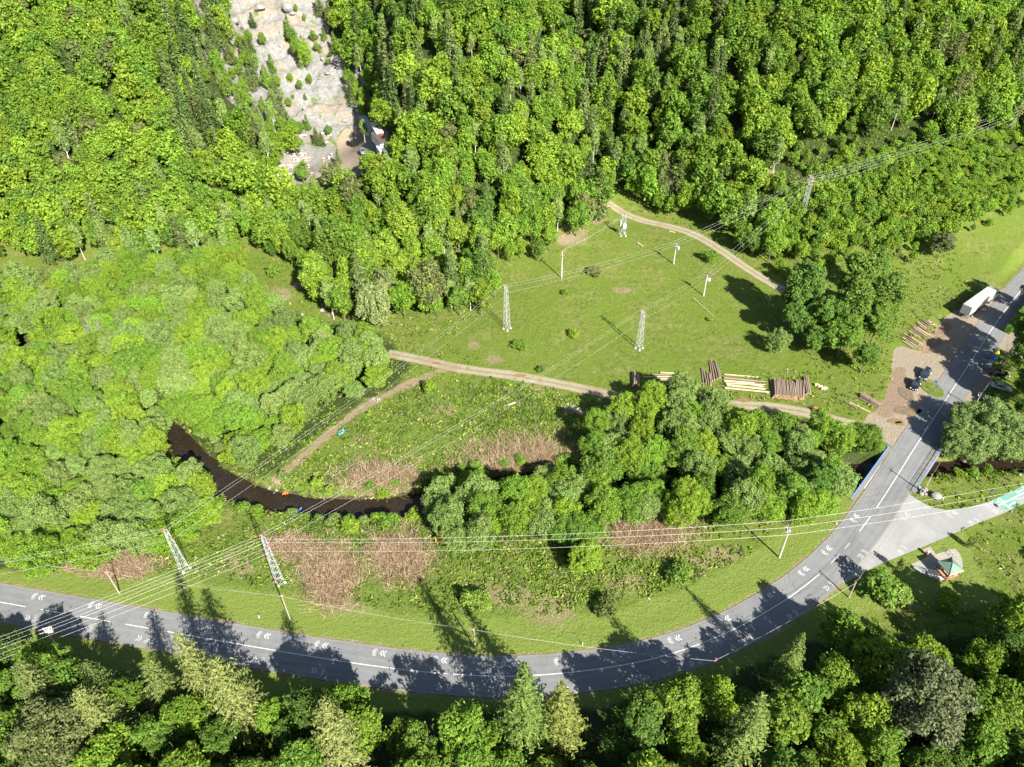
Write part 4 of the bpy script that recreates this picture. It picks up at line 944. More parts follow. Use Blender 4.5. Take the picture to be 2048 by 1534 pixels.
for q_ in STREAM[::3]:
    for sd in (-1, 1):
        k = near_i = int(np.argmin(((STREAM - q_) ** 2).sum(1))); t = STREAM[min(k + 1, len(STREAM) - 1)] - STREAM[max(k - 1, 0)]; t = t / np.linalg.norm(t); off = sd * g.uniform(3.4, 5.2) * (.75 if q_[0] > 75 else 1); p = q_ + np.array([-t[1], t[0]]) * off
        a = proj(np.array([p[0], p[1], 0.0]))
        if not (330 < a[0] < 2060) or abs(dist_line(np.array([p[0]]), np.array([p[1]]), ROAD)[0]) < 8 or g.uniform() < .30: continue
        b = np.array([p[0], p[1], float(height(p[0], p[1]))]); cn = g.choice(['grey-green', 'fresh green', 'mid green', 'yellow-green']); wh = 'below the bridge' if a[0] > 1780 else 'above the bridge' if a[0] > 1250 else 'along the open bend'
        tree('shrub', 'bank_bush', b, g.uniform(.9, 2.2), jit(GREENS[cn]), f'{cn} bush leaning over the stream bank {wh}', 'bush', f'{cn} bank bushes {wh}', g.uniform(.8, 1.9))
# --- low growth: rank weeds and grass tussocks, dead knotweed stems
def scatter_stuff(name, pts, size, col_fn, mat, label, cat, per=5, tall=1.0, seed=1, spread=1.0, stems=False):
    g = rng_(seed); n = len(pts); C = np.repeat(pts, per, 0); C = C + g.normal(0, 1, C.shape) * np.array([size * .55 * spread, size * .55 * spread, 0]) + np.array([0, 0, size * .3]) * g.uniform(.3, 1.8, (len(C), 1)) * tall
    cols = np.repeat(col_fn(g, n), per, 0) * g.uniform(.75, 1.25, (n * per, 1))
    if stems:
        d = g.normal(0, .55, (len(C), 3)); d[:, 2] = g.uniform(.35, 1.0, len(C)); d += np.repeat(g.normal(0, .35, (n, 3)), per, 0); d /= np.linalg.norm(d, axis=1)[:, None]
        L = g.uniform(.5, 1.35, (len(C), 1)) * size; s = np.cross(d, g.normal(size=C.shape)); s /= np.linalg.norm(s, axis=1)[:, None]; wd = .022
        V = np.stack([C - s * wd, C + s * wd, C + s * wd * .5 + d * L, C - s * wd * .5 + d * L], 1).reshape(-1, 3)
    else:
        Nn = g.normal(0, .55, C.shape) + np.array([0, 0, .7]); s = size * g.uniform(.3, .75, len(C)); V = cards(C, Nn, s * .8, s, g)
    tag(obj(name, mesh_np(name, V, quads_of(V), [mat], tint=np.repeat(cols, 4, 0))), label, cat, kind='stuff')
def weeds():
    g = rng_(31); n = 150000; X = g.uniform(-120, 135, n); Y = g.uniform(50, 235, n); Z = height(X, Y); a = proj(np.stack([X, Y, Z], 1))
    i = np.clip(np.searchsorted(GX, X) - 1, 0, len(GX) - 1); j = np.clip(np.searchsorted(GY, Y) - 1, 0, len(GY) - 1)
    bad = (A['gravel'][j, i] > .35) | (A['mown'][j, i] > .35) | (A['dirt'][j, i] > .5) | (Z < -1.95) | (A['rock'][j, i] > .2) | pip(np.stack([X, Y], 1), sidep) | pip(np.stack([X, Y], 1), pavep)
    bad |= dist_line(X, Y, ROAD) < 6.5
    for t in (TRACK, UPPER): bad |= dist_line(X, Y, t) < 1.9
    bank = sstep(6.5, 4.0, dist_line(X, Y, STREAM)); f = fbm(X, Y, 9, 4, 41); rank = A['rank'][j, i]; floor = A['floor'][j, i]
    dens = np.clip(.10 + 1.1 * rank * np.clip(.5 + f * 2.4, 0, 1) + .25 * floor + .6 * bank, 0, 1)
    meadow = pip(a, [(900, 690), (1000, 560), (1060, 500), (1230, 400), (1450, 510), (1600, 600), (1600, 740), (1240, 780), (1000, 740)])
    dens = np.where(meadow, np.clip(.10 + 1.3 * np.clip(f, 0, 1), 0, 1), dens)
    keep = ~bad & (g.uniform(size=n) < dens) & (a[:, 0] > -80) & (a[:, 0] < 2130) & (a[:, 1] < 1600)
    pts = np.stack([X, Y, Z], 1)[keep]; ff = fbm(pts[:, 0], pts[:, 1], 5, 3, 51)
    def col(g, m):
        c = np.array([(.070, .108, .013), (.094, .135, .017), (.050, .084, .012), (.120, .142, .030), (.16, .138, .068)]); k = g.choice(5, m, p=[.30, .32, .14, .14, .10])
        c = c[k]; c = np.where((ff < -.09)[:, None], c * np.array([.7, .75, .8]), c); return c
    lowp = meadow[keep]
    scatter_stuff('rank_weeds', pts[~lowp], .62, lambda g, m: col(g, len(pts))[~lowp], M['leaf_mass'], 'rank weeds and nettles on the rough bank', 'weeds', 5, 1.0, 3)
    scatter_stuff('meadow_tussocks', pts[lowp], .27, lambda g, m: col(g, len(pts))[lowp], M['leaf_mass'], 'grass tussocks scattered over the meadow', 'grass', 5, .55, 4)
weeds()
def reeds():
    g = rng_(33); pts = []
    for k, (cx, cy, rx, ry) in enumerate(DRY_PX[:7]):
        n = int(rx * ry * .55); q = g.normal(0, .58, (n, 2)); q = q * (1 + .5 * fbm(q[:, 0] * 3 + cx, q[:, 1] * 3, 1, 3))[:, None]; q = q[np.hypot(q[:, 0], q[:, 1]) < 1.7]
        b = np.array([plane(cx + dx * rx, cy + dy * ry, 0) for dx, dy in q]); z = height(b[:, 0], b[:, 1])
        ok = (z > -1.6) & (dist_line(b[:, 0], b[:, 1], ROAD) > 8); pts += [(x, y, float(k)) for x, y, k in zip(b[ok, 0], b[ok, 1], z[ok])]
    pts = np.array(pts)
    def col(g, m): return np.array([(.27, .195, .125), (.20, .14, .09), (.35, .275, .185), (.14, .095, .065)])[g.choice(4, m, p=[.4, .3, .2, .1])]
    scatter_stuff('dead_stems', pts, 1.5, col, M['straw'], 'tangled dead brown stems of last year beside the stream', 'dead stems', 7, .25, 6, .5, True)
reeds()
# ---------------------------------------------------------------- painted road markings
RT_ = np.gradient(ROAD, axis=0); RT_ /= np.linalg.norm(RT_, axis=1)[:, None]
def near_road(p): return int(np.argmin(((ROAD - p[:2]) ** 2).sum(1)))
def marking(mb, c, ang, polys, mat, z, sc=1.0):
    cs, sn = math.cos(ang), math.sin(ang)
    for poly in polys:
        vs = [(c[0] + (x * cs - y * sn) * sc, c[1] + (x * sn + y * cs) * sc, z) for x, y in poly]; mb.add(vs, [tuple(range(len(vs)))], mat)
def seg(x0, y0, x1, y1, t):
    dx, dy = x1 - x0, y1 - y0; L = math.hypot(dx, dy); a, b = -dy / L * t / 2, dx / L * t / 2
    return [(x0 + a, y0 + b), (x0 - a, y0 - b), (x1 - a, y1 - b), (x1 + a, y1 + b)]
def ring(x, y, r, t, n=12):
    return [[(x + (r + q) * math.cos(2 * math.pi * (k + d) / n), y + (r + q) * math.sin(2 * math.pi * (k + d) / n)) for q, d in ((-t / 2, 0), (t / 2, 0), (t / 2, 1), (-t / 2, 1))] for k in range(n)]
def chev(x, s=1): return [seg(x - .45 * s, .52, x, 0, .14), seg(x - .45 * s, -.52, x, 0, .14)]
# bicycle drawn across the lane: x forward, wheels side by side
BIKE = ring(0, .42, .26, .06) + ring(0, -.42, .26, .06) + [seg(0, .42, .32, .12, .06), seg(.32, .12, 0, 0, .06), seg(0, 0, 0, -.42, .06), seg(.32, .12, .30, -.28, .06), seg(0, -.42, .30, -.28, .06), seg(.30, -.28, .5, -.28, .06), seg(.32, .12, .48, .12, .06), seg(.46, .2, .46, -.02, .06)]
def sharrow(mb, px, py, back, mat=None, z=.081):
    c = plane(px, py); k = near_road(c); ang = math.atan2(RT_[k, 1], RT_[k, 0]) + (math.pi if back else 0)
    marking(mb, c, ang, chev(.35) + chev(-.15) + [[(x + 1.35, y) for x, y in p] for p in BIKE], mat or M['white_paint'], z, .98)
mb = MB()
LEFT = [(82, 1195), (196, 1212), (307, 1232), (419, 1253), (533, 1272), (649, 1291.5), (765, 1307), (887, 1321), (1006, 1328), (1129, 1322), (1244, 1304), (1355, 1277), (1454, 1238), (1539, 1192), (1611, 1139), (1657, 1098), (1712, 1033), (-30, 1176)]
RIGHT = [(56, 1236), (167, 1256), (280, 1277), (393, 1298), (510, 1320), (630, 1342), (755, 1363), (880, 1376), (1005, 1384), (1135, 1379), (1266, 1361), (1384, 1327), (1490, 1284), (1580, 1233), (1654, 1176), (1722, 1112)]
for p in LEFT: sharrow(mb, *p, True)
for p in RIGHT: sharrow(mb, *p, False, M['worn_paint'])
def line_strip(mb, p0, p1, wdt, mat, z=.080):
    i, j = near_road(plane(*p0)), near_road(plane(*p1)); pts = ROAD[i:j + 1]; t = RT_[i:j + 1]; nr = np.stack([-t[:, 1], t[:, 0]], 1)
    L = [(*(p + n * wdt / 2), z) for p, n in zip(pts, nr)]; Rr = [(*(p - n * wdt / 2), z) for p, n in zip(pts, nr)]; n = len(pts)
    mb.add(L + Rr, [(k + n, k + n + 1, k + 1, k) for k in range(n - 1)], mat)
for p0, p1 in (((-200, 1168), (51, 1213)), ((80, 1219), (133, 1228)), ((160, 1233), (217, 1242)), ((246, 1248), (301, 1257)), ((328, 1262), (1645, 1145)), ((1719, 1064), (1741, 1034)), ((1753, 1017), (2090, 530))): line_strip(mb, p0, p1, .13, M['white_paint'])
for p0, p1 in (((1666, 1127), (1683, 1110)), ((1690, 1099), (1703, 1085))): line_strip(mb, p0, p1, .11, M['worn_paint'])
tag(obj('road_markings', mb), kind='structure')
# cycle street entrance: green fields with white line, triangle, arrows and bicycles
def side_pts(px): return [tuple(plane(x, y)[:2]) for x, y in px]
mb = MB()
for poly in ([(1983, 1000.5), (2005, 991.5), (2048, 971.5), (2110, 942), (2110, 955), (2048, 986), (1998, 1010.5)], [(1998, 1011.5), (2033, 998), (2042, 1007), (2016, 1020.5), (2003, 1020)]):
    mb.add([(x, y, .060) for x, y in side_pts(poly)], [tuple(range(len(poly) - 1, -1, -1))], M['green_paint'])
tag(obj('green_cycle_field', mb), kind='structure')
mb = MB(); z = .065
a, b = plane(1998, 1011), plane(2110, 954); ang = math.atan2(b[1] - a[1], b[0] - a[0])
marking(mb, a, ang, [seg(0, 0, 14, 0, .22)], M['white_paint'], z)
arrow = [seg(-1.0, 0, .35, 0, .16), [(.35, .32), (.35, -.32), (1.0, 0)]]
marking(mb, plane(2039, 983), ang + math.pi, arrow, M['white_paint'], z); marking(mb, plane(2025, 1007.5), ang, arrow, M['white_paint'], z)
marking(mb, plane(2014, 1013.5), ang, BIKE, M['white_paint'], z, 1.1); marking(mb, plane(2049, 976), ang + math.pi, BIKE, M['white_paint'], z, 1.1)
tri = [(-.6, .5), (-.6, -.5), (.75, 0)]
marking(mb, plane(1999, 1002), ang + math.pi, [seg(-.6, .55, -.6, -.55, .16), seg(-.6, .55, .75, 0, .16), seg(-.6, -.55, .75, 0, .16)], M['white_paint'], z)
for (px, py), d in (((1984, 1007), math.pi), ((1992, 1022), 0), ((1943, 1045), 0), ((1908, 1026), math.pi), ((1813, 1030), math.pi + .25), ((1715, 1151), .9), ((1802, 1103), .3)):
    marking(mb, plane(px, py), ang + d, chev(.3) + chev(-.2) + [[(x + 1.3, y) for x, y in p] for p in BIKE], M['worn_paint'], z, 1.0)
tag(obj('cycle_lane_markings', mb), kind='structure')

# ---------------------------------------------------------------- bridge
def bridge():
    L0, L1 = plane(1703, 998, .3), plane(1779, 893, .3); R0, R1 = plane(1829, 985, .3), plane(1889, 884, .3)
    u = (L1 - L0)[:2]; u /= np.linalg.norm(u); v = np.array([u[1], -u[0]]); o = (L0 + L1 + R0 + R1)[:2] / 4; ang = math.atan2(u[1], u[0])
    Ls = [float((p[:2] - o) @ u) for p in (L0, L1)]; Rs = [float((p[:2] - o) @ u) for p in (R0, R1)]; dl = float((L0[:2] - o) @ v + (L1[:2] - o) @ v) / 2; dr = -dl
    t = thing('road_bridge', 'small concrete road bridge with pale footways and blue railings over the stream', 'bridge', (o[0], o[1], 0), ang)
    # local x along the road, y to its left
    mb = MB(); mb.box(((Ls[0] + Ls[1] + Rs[0] + Rs[1]) / 4, 0, -.42), (max(Ls[1], Rs[1]) - min(Ls[0], Rs[0]), 2 * abs(dl) + .5, .75), M['concrete']); obj('deck_slab', mb, t)
    for side, (s0, s1) in ((-1, sorted(Ls)), (1, sorted(Rs))):
        yy = -side * abs(dl); edge = -side * 3.72; mb = MB(); mb.box(((s0 + s1) / 2, (yy + edge) / 2 - side * .12, .06), (s1 - s0, abs(yy - edge) + .25, .24), M['deck']); obj('footway', mb, t)
        mb = MB(); ry = yy - side * .08
        for z in (.55, .85, 1.15): mb.bar((s0, ry, z + .1), (s1, ry, z + .1), .09 if z > 1 else .05, M['blue_rail'])
        n = 10
        for k in range(n + 1): x = s0 + (s1 - s0) * k / n; mb.bar((x, ry, .1), (x, ry, 1.25), .08, M['blue_rail'])
        obj('railing', mb, t)
    for x in (min(Ls[0], Rs[0]) + .4, max(Ls[1], Rs[1]) - .4):
        mb = MB(); mb.box((x, 0, -1.9), (.8, 2 * abs(dl) + .3, 2.2), M['concrete']); obj('abutment', mb, t)
bridge()

# ---------------------------------------------------------------- pylons, poles, cables
def h_from(base, top):
    hs = np.linspace(2, 20, 361); p = proj(np.array(base)[None] + np.c_[np.zeros((361, 2)), hs]); return float(hs[np.argmin(np.abs(p[:, 1] - top[1]))])
ARMS = [(-1.05, -.15), (-1.25, -1.15), (1.15, -1.5)]
def lattice_tower(base, h, rz, label, arms=ARMS, bw=1.35, tw=.55, name='lattice_tower', cat='pylon', extra=None, group=None, two=False):
    t = thing(name, label, cat, base, rz, group); s = .085
    def wd(z): return (bw + (tw - bw) * min(1, z / (h * .93))) / 2
    for sx in (-1, 1):
        for sy in (-1, 1):
            mb = MB(); mb.bar((sx * wd(0), sy * wd(0), -.3), (sx * wd(h), sy * wd(h), h), s, M['tower_steel']); obj('leg', mb, t)
    mb = MB(); n = max(5, int(h / .95)); zs = np.linspace(.35, h - .1, n + 1)
    for k in range(n):
        a, b = wd(zs[k]), wd(zs[k + 1])
        for ax in range(4):
            q = [(-1, -1), (1, -1), (1, 1), (-1, 1)][ax]; r = [(1, -1), (1, 1), (-1, 1), (-1, -1)][ax]
            if k % 2: q, r = r, q
            mb.bar((q[0] * a, q[1] * a, zs[k]), (r[0] * b, r[1] * b, zs[k + 1]), .045, M['tower_steel'])
            if k % 2 == 0: mb.bar((q[0] * a, q[1] * a, zs[k]), (r[0] * a, r[1] * a, zs[k]), .042, M['tower_steel'])
    obj('bracing', mb, t)
    mb = MB()
    for sx in (-1, 1):
        for sy in (-1, 1): mb.box((sx * wd(0), sy * wd(0), .05), (.5, .5, .5), M['concrete'], 0, .8)
    obj('footing', mb, t)
    for x, dz in arms:
        mb = MB(); z = h + dz; sg = 1 if x > 0 else -1
        mb.bar((0, -tw / 2, z), (x, 0, z), .10, M['tower_steel']); mb.bar((0, tw / 2, z), (x, 0, z), .10, M['tower_steel']); mb.bar((sg * tw / 2, 0, z - .55), (x, 0, z), .08, M['tower_steel']); c = obj('crossarm', mb, t)
        mb = MB()
        for yy in (-1, 1): mb.tube((x, yy * .08, z), (x, yy * .55, z + .02), .09, .09, M['ceramic'], 8)
        obj('insulator', mb, c)
    ct, sn = math.cos(rz), math.sin(rz)
    return [np.array([base[0] + x * ct, base[1] + x * sn, base[2] + h + dz]) for x, dz in arms], t
def cable(a, b, sag, label, group, r=.012):
    mb = MB(); n = 22; P = [a + (b - a) * k / n - np.array([0, 0, sag * 4 * (k / n) * (1 - k / n)]) for k in range(n + 1)]
    for p, q in zip(P[:-1], P[1:]): mb.tube(p, q, r, r, M['wire'], 4, False)
    tag(obj('overhead_cable', mb), label, 'cable', group)
def span(A, B, what, sag=None, r=.012):
    for a, b in zip(A, B):
        L = float(np.linalg.norm(b - a)); cable(a, b, sag if sag is not None else L * .017, f'bare overhead wire {what}', f'overhead wires {what}', r)
def rzdir(a, b): return math.atan2(b[1] - a[1], b[0] - a[0]) + math.pi / 2
bL1, bL2, bT1, bT2, bR1, bR2 = gp(370, 1138), gp(560, 1165), gp(1014, 658), gp(1278, 697), gp(1606, 422), gp(2014, 272)
dA, dB = rzdir(bT1, bL1), rzdir(bT2, bL2)
hL1, hL2, hT1, hT2 = h_from(bL1, (332, 1062)), h_from(bL2, (521, 1075)), h_from(bT1, (1011, 572)), h_from(bT2, (1285, 622))
aL1, _ = lattice_tower(bL1, hL1, dA, 'lattice tower at lower left, the left one of the pair on the road bank')
aL2, tL2 = lattice_tower(bL2, hL2, dB, 'lattice tower at lower left with red plates, right of the pair on the bank')
aT1, tT1 = lattice_tower(bT1, hT1, dA, 'white lattice tower on the meadow, close to the wood edge')
aT2, _ = lattice_tower(bT2, hT2, dB, 'white lattice tower on the open meadow above the log piles')
SIX = ARMS + [(-1.15, -2.3), (1.2, -.4), (1.1, -2.7)]
aR1, _ = lattice_tower(bR1, h_from(bR1, (1625, 352)), rzdir(bR1, bT1) + .25, 'grey lattice tower standing in the young wood right of the upper track', SIX, 1.3, .6)
aR2, _ = lattice_tower(bR2, h_from(bR2, (2035, 215)), rzdir(bR2, bR1), 'grey lattice tower in the wood at the right edge of the picture', SIX, 1.3, .6)
for t, hh in ((tL2, hL2), (tT1, hT1)):     # red warning plates
    for sx, sy in ((-1, -1), (1, -1)):
        mb = MB(); mb.box((sx * .58, sy * .66, 1.5), (.34, .05, .42), M['red']); obj('warning_plate', mb, t)
bTR = gp(1245, 470); hTR = h_from(bTR, (1244, 430))
aTR, tTR = lattice_tower(bTR, hTR, .15, 'squat lattice transformer tower at the upper corner of the meadow', [(-.9, -.1), (0, .0), (.9, -.1)], 1.5, 1.15, 'transformer_tower', 'transformer tower')
mb = MB(); mb.box((0, -1.0, hTR * .52), (1.1, .8, 1.3), M['hut_grey']); mb.box((0, -1.0, hTR * .52 + .75), (.7, .5, .2), M['tower_steel']); obj('transformer', mb, tTR)
mb = MB(); mb.box((-1.0, 0, hTR * .62), (.35, .9, 2.0), M['tower_steel']); obj('switch_cabinet', mb, tTR)
def utility_pole(base, h, rz, label, mat, arms, name='utility_pole', box=False, r0=.19, group=None, strut=None):
    t = thing(name, label, 'utility pole', base, rz, group); mb = MB(); mb.tube((0, 0, -.4), (0, 0, h), r0, r0 * .62, mat, 9); obj('pole', mb, t); pts = []
    for x0, x1, y, z in arms:
        mb = MB(); mb.bar((x0, y, z), (x1, y, z), .13, M['galv'] if mat is not M['pole_wood'] else M['pole_wood'])
        if y: mb.bar((0, 0, z), (0, y, z), .09, M['galv'])
        c = obj('crossarm', mb, t); n = 3 if x1 - x0 > 1.2 else 2
        for k in range(n):
            x = x0 + (x1 - x0) * k / (n - 1); mb = MB(); mb.lathe((x, y, z + .03), [(.05, 0), (.10, .06), (.07, .14), (.10, .2), (.05, .3)], M['ceramic'], 8); obj('insulator', mb, c)
            pts.append(np.array([base[0] + x * math.cos(rz) - y * math.sin(rz), base[1] + x * math.sin(rz) + y * math.cos(rz), base[2] + z + .3]))
    if box:
        mb = MB(); mb.box((box, .25, h - 1.35), (.75, .6, .8), M['white']); mb.tube((box - .2, .25, h - .95), (box - .2, .25, h - .65), .06, .04, M['ceramic'], 6); mb.tube((box + .2, .25, h - .95), (box + .2, .25, h - .65), .06, .04, M['ceramic'], 6); obj('switch_box', mb, t)
        mb = MB(); mb.bar((0, 0, h - 1.75), (box, .25, h - 1.75), .1, M['galv']); obj('bracket', mb, t)
    if strut: mb = MB(); mb.tube((strut[0], strut[1], -.3), (0, 0, h * .82), r0 * .8, r0 * .6, mat, 8); obj('strut', mb, t)
    return pts or [np.array([base[0], base[1], base[2] + h])], t
b2, b3, b1 = gp(1347, 528), gp(1407, 592), gp(1123, 557)
aP2, _ = utility_pole(b2, h_from(b2, (1352, 486)), rzdir(b2, bT1), 'pale concrete pole with white switch box beside the upper track', M['pole_concrete'], [(-1.1, 1.1, 0, h_from(b2, (1352, 486)) - .25), (-.55, .55, .3, h_from(b2, (1352, 486)) - .95)], box=.55)
aP3, _ = utility_pole(b3, h_from(b3, (1416, 550)), rzdir(b3, bT2), 'pale concrete pole with white switch box nearest the dark clump', M['pole_concrete'], [(-1.1, 1.1, 0, h_from(b3, (1416, 550)) - .25), (-.55, .55, .3, h_from(b3, (1416, 550)) - .95)], box=.55)
h1 = h_from(b1, (1125, 503))
aP1, _ = utility_pole(b1, h1, 1.2, 'tall concrete pole with many crossarms alone at the far left of the meadow', M['pole_concrete'], [(-1.2, 1.2, 0, h1 - .15), (-1.0, 1.0, .25, h1 - .75), (-.7, .7, -.3, h1 - 1.3)])
b5 = gp(1558, 1116); h5 = h_from(b5, (1577, 1056))
aP5, _ = utility_pole(b5, h5, rzdir(b5, bL2), 'weathered pole with long crossarms and a white switch box at the road bend', M['pole_concrete'], [(-1.6, 1.6, 0, h5 - .15), (-.8, .8, .4, h5 - .75), (-.5, .5, -.35, h5 - 1.2)], box=-.75, r0=.2)
p_ = plane(86, 1256, 8.5); b6 = np.array([p_[0], p_[1], float(height(p_[0], p_[1]))])
aP6, _ = utility_pole(b6, 8.5, .4, 'pole with white crossarms below the wires at the left road edge', M['pole_concrete'], [(-1.0, 1.0, 0, 8.3), (-.8, .8, .4, 7.8), (-.8, .8, -.4, 7.8)], box=.5)
pA, pB, pC = plane(-260, 1168, 11), plane(-330, 1400, 11), plane(2330, 930, 9)
oA, _ = lattice_tower((pA[0], pA[1], float(height(pA[0], pA[1]))), 11, rzdir(bL1, pA), 'lattice tower beyond the left edge carrying the upper wires')
oB, _ = lattice_tower((pB[0], pB[1], float(height(pB[0], pB[1]))), 11, rzdir(bL2, pB), 'lattice tower beyond the lower left corner carrying the lower wires', SIX)
oC, _ = utility_pole((pC[0], pC[1], float(height(pC[0], pC[1]))), 9, rzdir(pC, b5), 'pole beyond the right edge carrying the junction wires', M['pole_concrete'], [(-1.6, 1.6, 0, 8.85)])
span(aL1, aT1, 'from the left road tower to the tower by the wood edge'); span(aL2, aT2, 'from the plated road tower across the stream to the open meadow')
span(aT1, aP2, 'across the meadow to the pole beside the upper track'); span(aT2, aP3, 'from the meadow tower to the pole by the dark clump')
span(aP2, aR1[:3], 'from the upper track pole to the grey tower'); span(aP3, aR1[3:], 'from the pole by the clump to the grey tower'); span(aR1, aR2, 'between the two grey towers on the right slope', None, .016)
span(aL1, oA, 'leaving the left road tower to the left'); sixL2 = aL2 + [p - np.array([0, 0, 1.6]) for p in aL2]
span(sixL2, oB, 'sweeping over the road at lower left'); span([p - np.array([0, 0, 1.3]) for p in aL2], aP5[:3], 'running along the bank to the pole at the bend'); span(aP5[:3], oC, 'crossing the road junction'); span(aP1[:3], aTR, 'between the far pole and the transformer tower')
WP = [((240, 1188), (220, 1143), 'wooden pole on the verge at the far left, leaning shadow beside it'), ((582, 1243), (561, 1190), 'wooden pole on the verge below the plated lattice tower'), ((951, 1298), (949, 1257), 'short wooden pole on the verge in the shadows at the middle of the bend'),
      ((1423, 1348), (1433, 1319), 'wooden pole on the outer side of the road bend'), ((1697, 1195), (1716, 1164), 'wooden pole beside the bush at the junction'), ((1845, 987), (1868, 949), 'wooden pole on the stream bank beside the bridge'),
      ((1947, 816), (1966, 786), 'pale wooden pole in front of the black sedan'), ((2008, 728), (2032, 685), 'dark wooden pole in tree shade beside the waste containers')]
prev = None
for k, (bp, tp, lab) in enumerate(WP):
    b = gp(*bp); h = h_from(b, tp); pts, _ = utility_pole(b, h, .3 + k * .2, lab, M['pole_wood'], [(-.35, .35, .12, h - .35)], 'wooden_pole', r0=.15, strut=(.8, .5) if k == 7 else None)
    top = pts[0]
    if prev is not None: cable(prev, top, float(np.linalg.norm(top - prev)) * .02, 'thin telephone cable strung between the wooden poles along the road', 'telephone cables along the road', .016)
    else: cable(top + np.array([-45, 8, 0]), top, 1.0, 'thin telephone cable strung between the wooden poles along the road', 'telephone cables along the road', .016)
    prev = top

# ---------------------------------------------------------------- vehicles
def ringx(x, w, zb, zt, k=.16):
    return [(x, -w * .9, zb), (x, -w, zb + k), (x, -w, zt - k), (x, -w * .86, zt), (x, w * .86, zt), (x, w, zt - k), (x, w, zb + k), (x, w * .9, zb)]
def car(name, label, loc, rz, paint, L=4.5, wd=1.82, suv=True):
    t = thing(name, label, 'car', loc, rz); hw = wd / 2; hl = L / 2; mb = MB(); zt = 1.0 if suv else .90; rf = 1.66 if suv else 1.43
    st = [(-hl, .82, .42, .80), (-hl + .12, .95, .30, zt - .02), (-hl + .7, 1, .24, zt + .02), (-.2, 1, .22, zt), (.75, 1, .22, zt), (hl - .75, .98, .24, zt - .10), (hl - .18, .90, .30, zt - .26), (hl, .76, .40, zt - .36)]
    mb.loft([ringx(x, hw * k, a, b) for x, k, a, b in st], paint)
    # greenhouse: lower and upper outline
    xr0, xr1 = (-hl + .22, -hl + .48) if suv else (-hl + .55, -hl + 1.25); xf0, xf1 = .95, (.20 if suv else .12); lw, uw = hw * .90, hw * .72
    lo = [(xr0, -lw, zt - .05), (xf0, -lw, zt - .05), (xf0, lw, zt - .05), (xr0, lw, zt - .05)]; up = [(xr1, -uw, rf - .05), (xf1, -uw, rf - .05), (xf1, uw, rf - .05), (xr1, uw, rf - .05)]
    mb.add(lo + up, [(0, 1, 5, 4), (1, 2, 6, 5), (2, 3, 7, 6), (3, 0, 4, 7), (4, 5, 6, 7)], paint); obj('body', mb, t)
    mb = MB(); mb.loft([[(xr1 - .02, -uw, rf - .05), (xr1 - .02, uw, rf - .05), (xf1 + .02, uw, rf - .05), (xf1 + .02, -uw, rf - .05)][::-1], [(xr1 + .08, -uw * .93, rf), (xr1 + .08, uw * .93, rf), (xf1 - .08, uw * .93, rf), (xf1 - .08, -uw * .93, rf)][::-1]], paint); obj('roof', mb, t)
    def pane(nm, a, b, c, d, ins=.09, off=.008):
        P = np.array([a, b, c, d], float); ctr = P.mean(0); nrm = np.cross(P[1] - P[0], P[3] - P[0]); nrm /= np.linalg.norm(nrm)
        Q = [p + (ctr - p) * ins + nrm * off for p in P]; mb = MB(); mb.add(Q, [(0, 1, 2, 3)], M['glass']); obj(nm, mb, t)
    pane('windscreen', lo[1], lo[2], up[2], up[1], .07); pane('rear_window', lo[3], lo[0], up[0], up[3], .10); pane('side_window', lo[0], lo[1], up[1], up[0], .09); pane('side_window', lo[2], lo[3], up[3], up[2], .09)
    for sx in (-hl * .62, hl * .64):
        for sy in (-1, 1):
            mb = MB(); mb.tube((sx, sy * (hw - .20), .33), (sx, sy * (hw + .015), .33), .33, .33, M['rubber'], 16); wl = obj('wheel', mb, t)
            mb = MB(); mb.tube((sx, sy * (hw - .01), .33), (sx, sy * (hw + .03), .33), .21, .19, M['alloy'], 12); obj('rim', mb, wl)
    for sy in (-1, 1):
        mb = MB(); mb.box((hl - .16, sy * hw * .66, zt - .34), (.30, hw * .34, .16), M['lamp']); obj('headlight', mb, t)
        mb = MB(); mb.box((-hl + .08, sy * hw * .74, zt - .2), (.14, hw * .26, .26), M['tail']); obj('tail_light', mb, t)
        mb = MB(); mb.box((.72, sy * (hw + .07), zt + .06), (.16, .18, .13), paint); obj('wing_mirror', mb, t)
    for x in (hl - .02, -hl + .02):
        mb = MB(); mb.box((x, 0, .52), (.05, .5, .12), M['white']); obj('number_plate', mb, t)
    if suv:
        for sy in (-1, 1): mb = MB(); mb.bar((xr1 + .1, sy * uw * .88, rf + .04), (xf1 - .2, sy * uw * .88, rf + .04), .05, M['galv']); obj('roof_rail', mb, t)
    return t
def face(p, q, c=None, z=0.0):
    a, b = gp(*p), gp(*q); m = (a + b) / 2 if c is None else gp(*c); return (m[0], m[1], float(height(m[0], m[1])) + z), math.atan2(b[1] - a[1], b[0] - a[0])
l, a = face((1855, 742), (1842, 762)); car('parked_suv', 'dark blue estate-like SUV on the dirt yard, nearer the road of the two', l, a, M['car_dark'], 4.7, 1.86)
l, a = face((1834, 764), (1824, 783)); car('parked_suv', 'smaller dark SUV on the dirt yard, nearer the wood chips', l, a, M['car_black'], 4.3, 1.8)
l, a = face((1978, 748), (2016, 752)); car('parked_car', 'black car parked in deep shade behind the waste containers', l, a, M['car_black'], 4.4, 1.78, False)
l, a = face((1984, 774), (2017, 781)); car('parked_car', 'silver saloon parked between two black cars at the right', l, a, M['car_silver'], 4.5, 1.8, False)
l, a = face((1998, 806), (1954, 794)); car('parked_car', 'black saloon parked behind the pale wooden pole', l, a, M['car_black'], 4.6, 1.82, False)
l, a = face((2000, 815), (1970, 806)); car('parked_car', 'grey car half hidden by the thicket beside the black saloon', l, a, M['car_grey'], 4.2, 1.75, False)
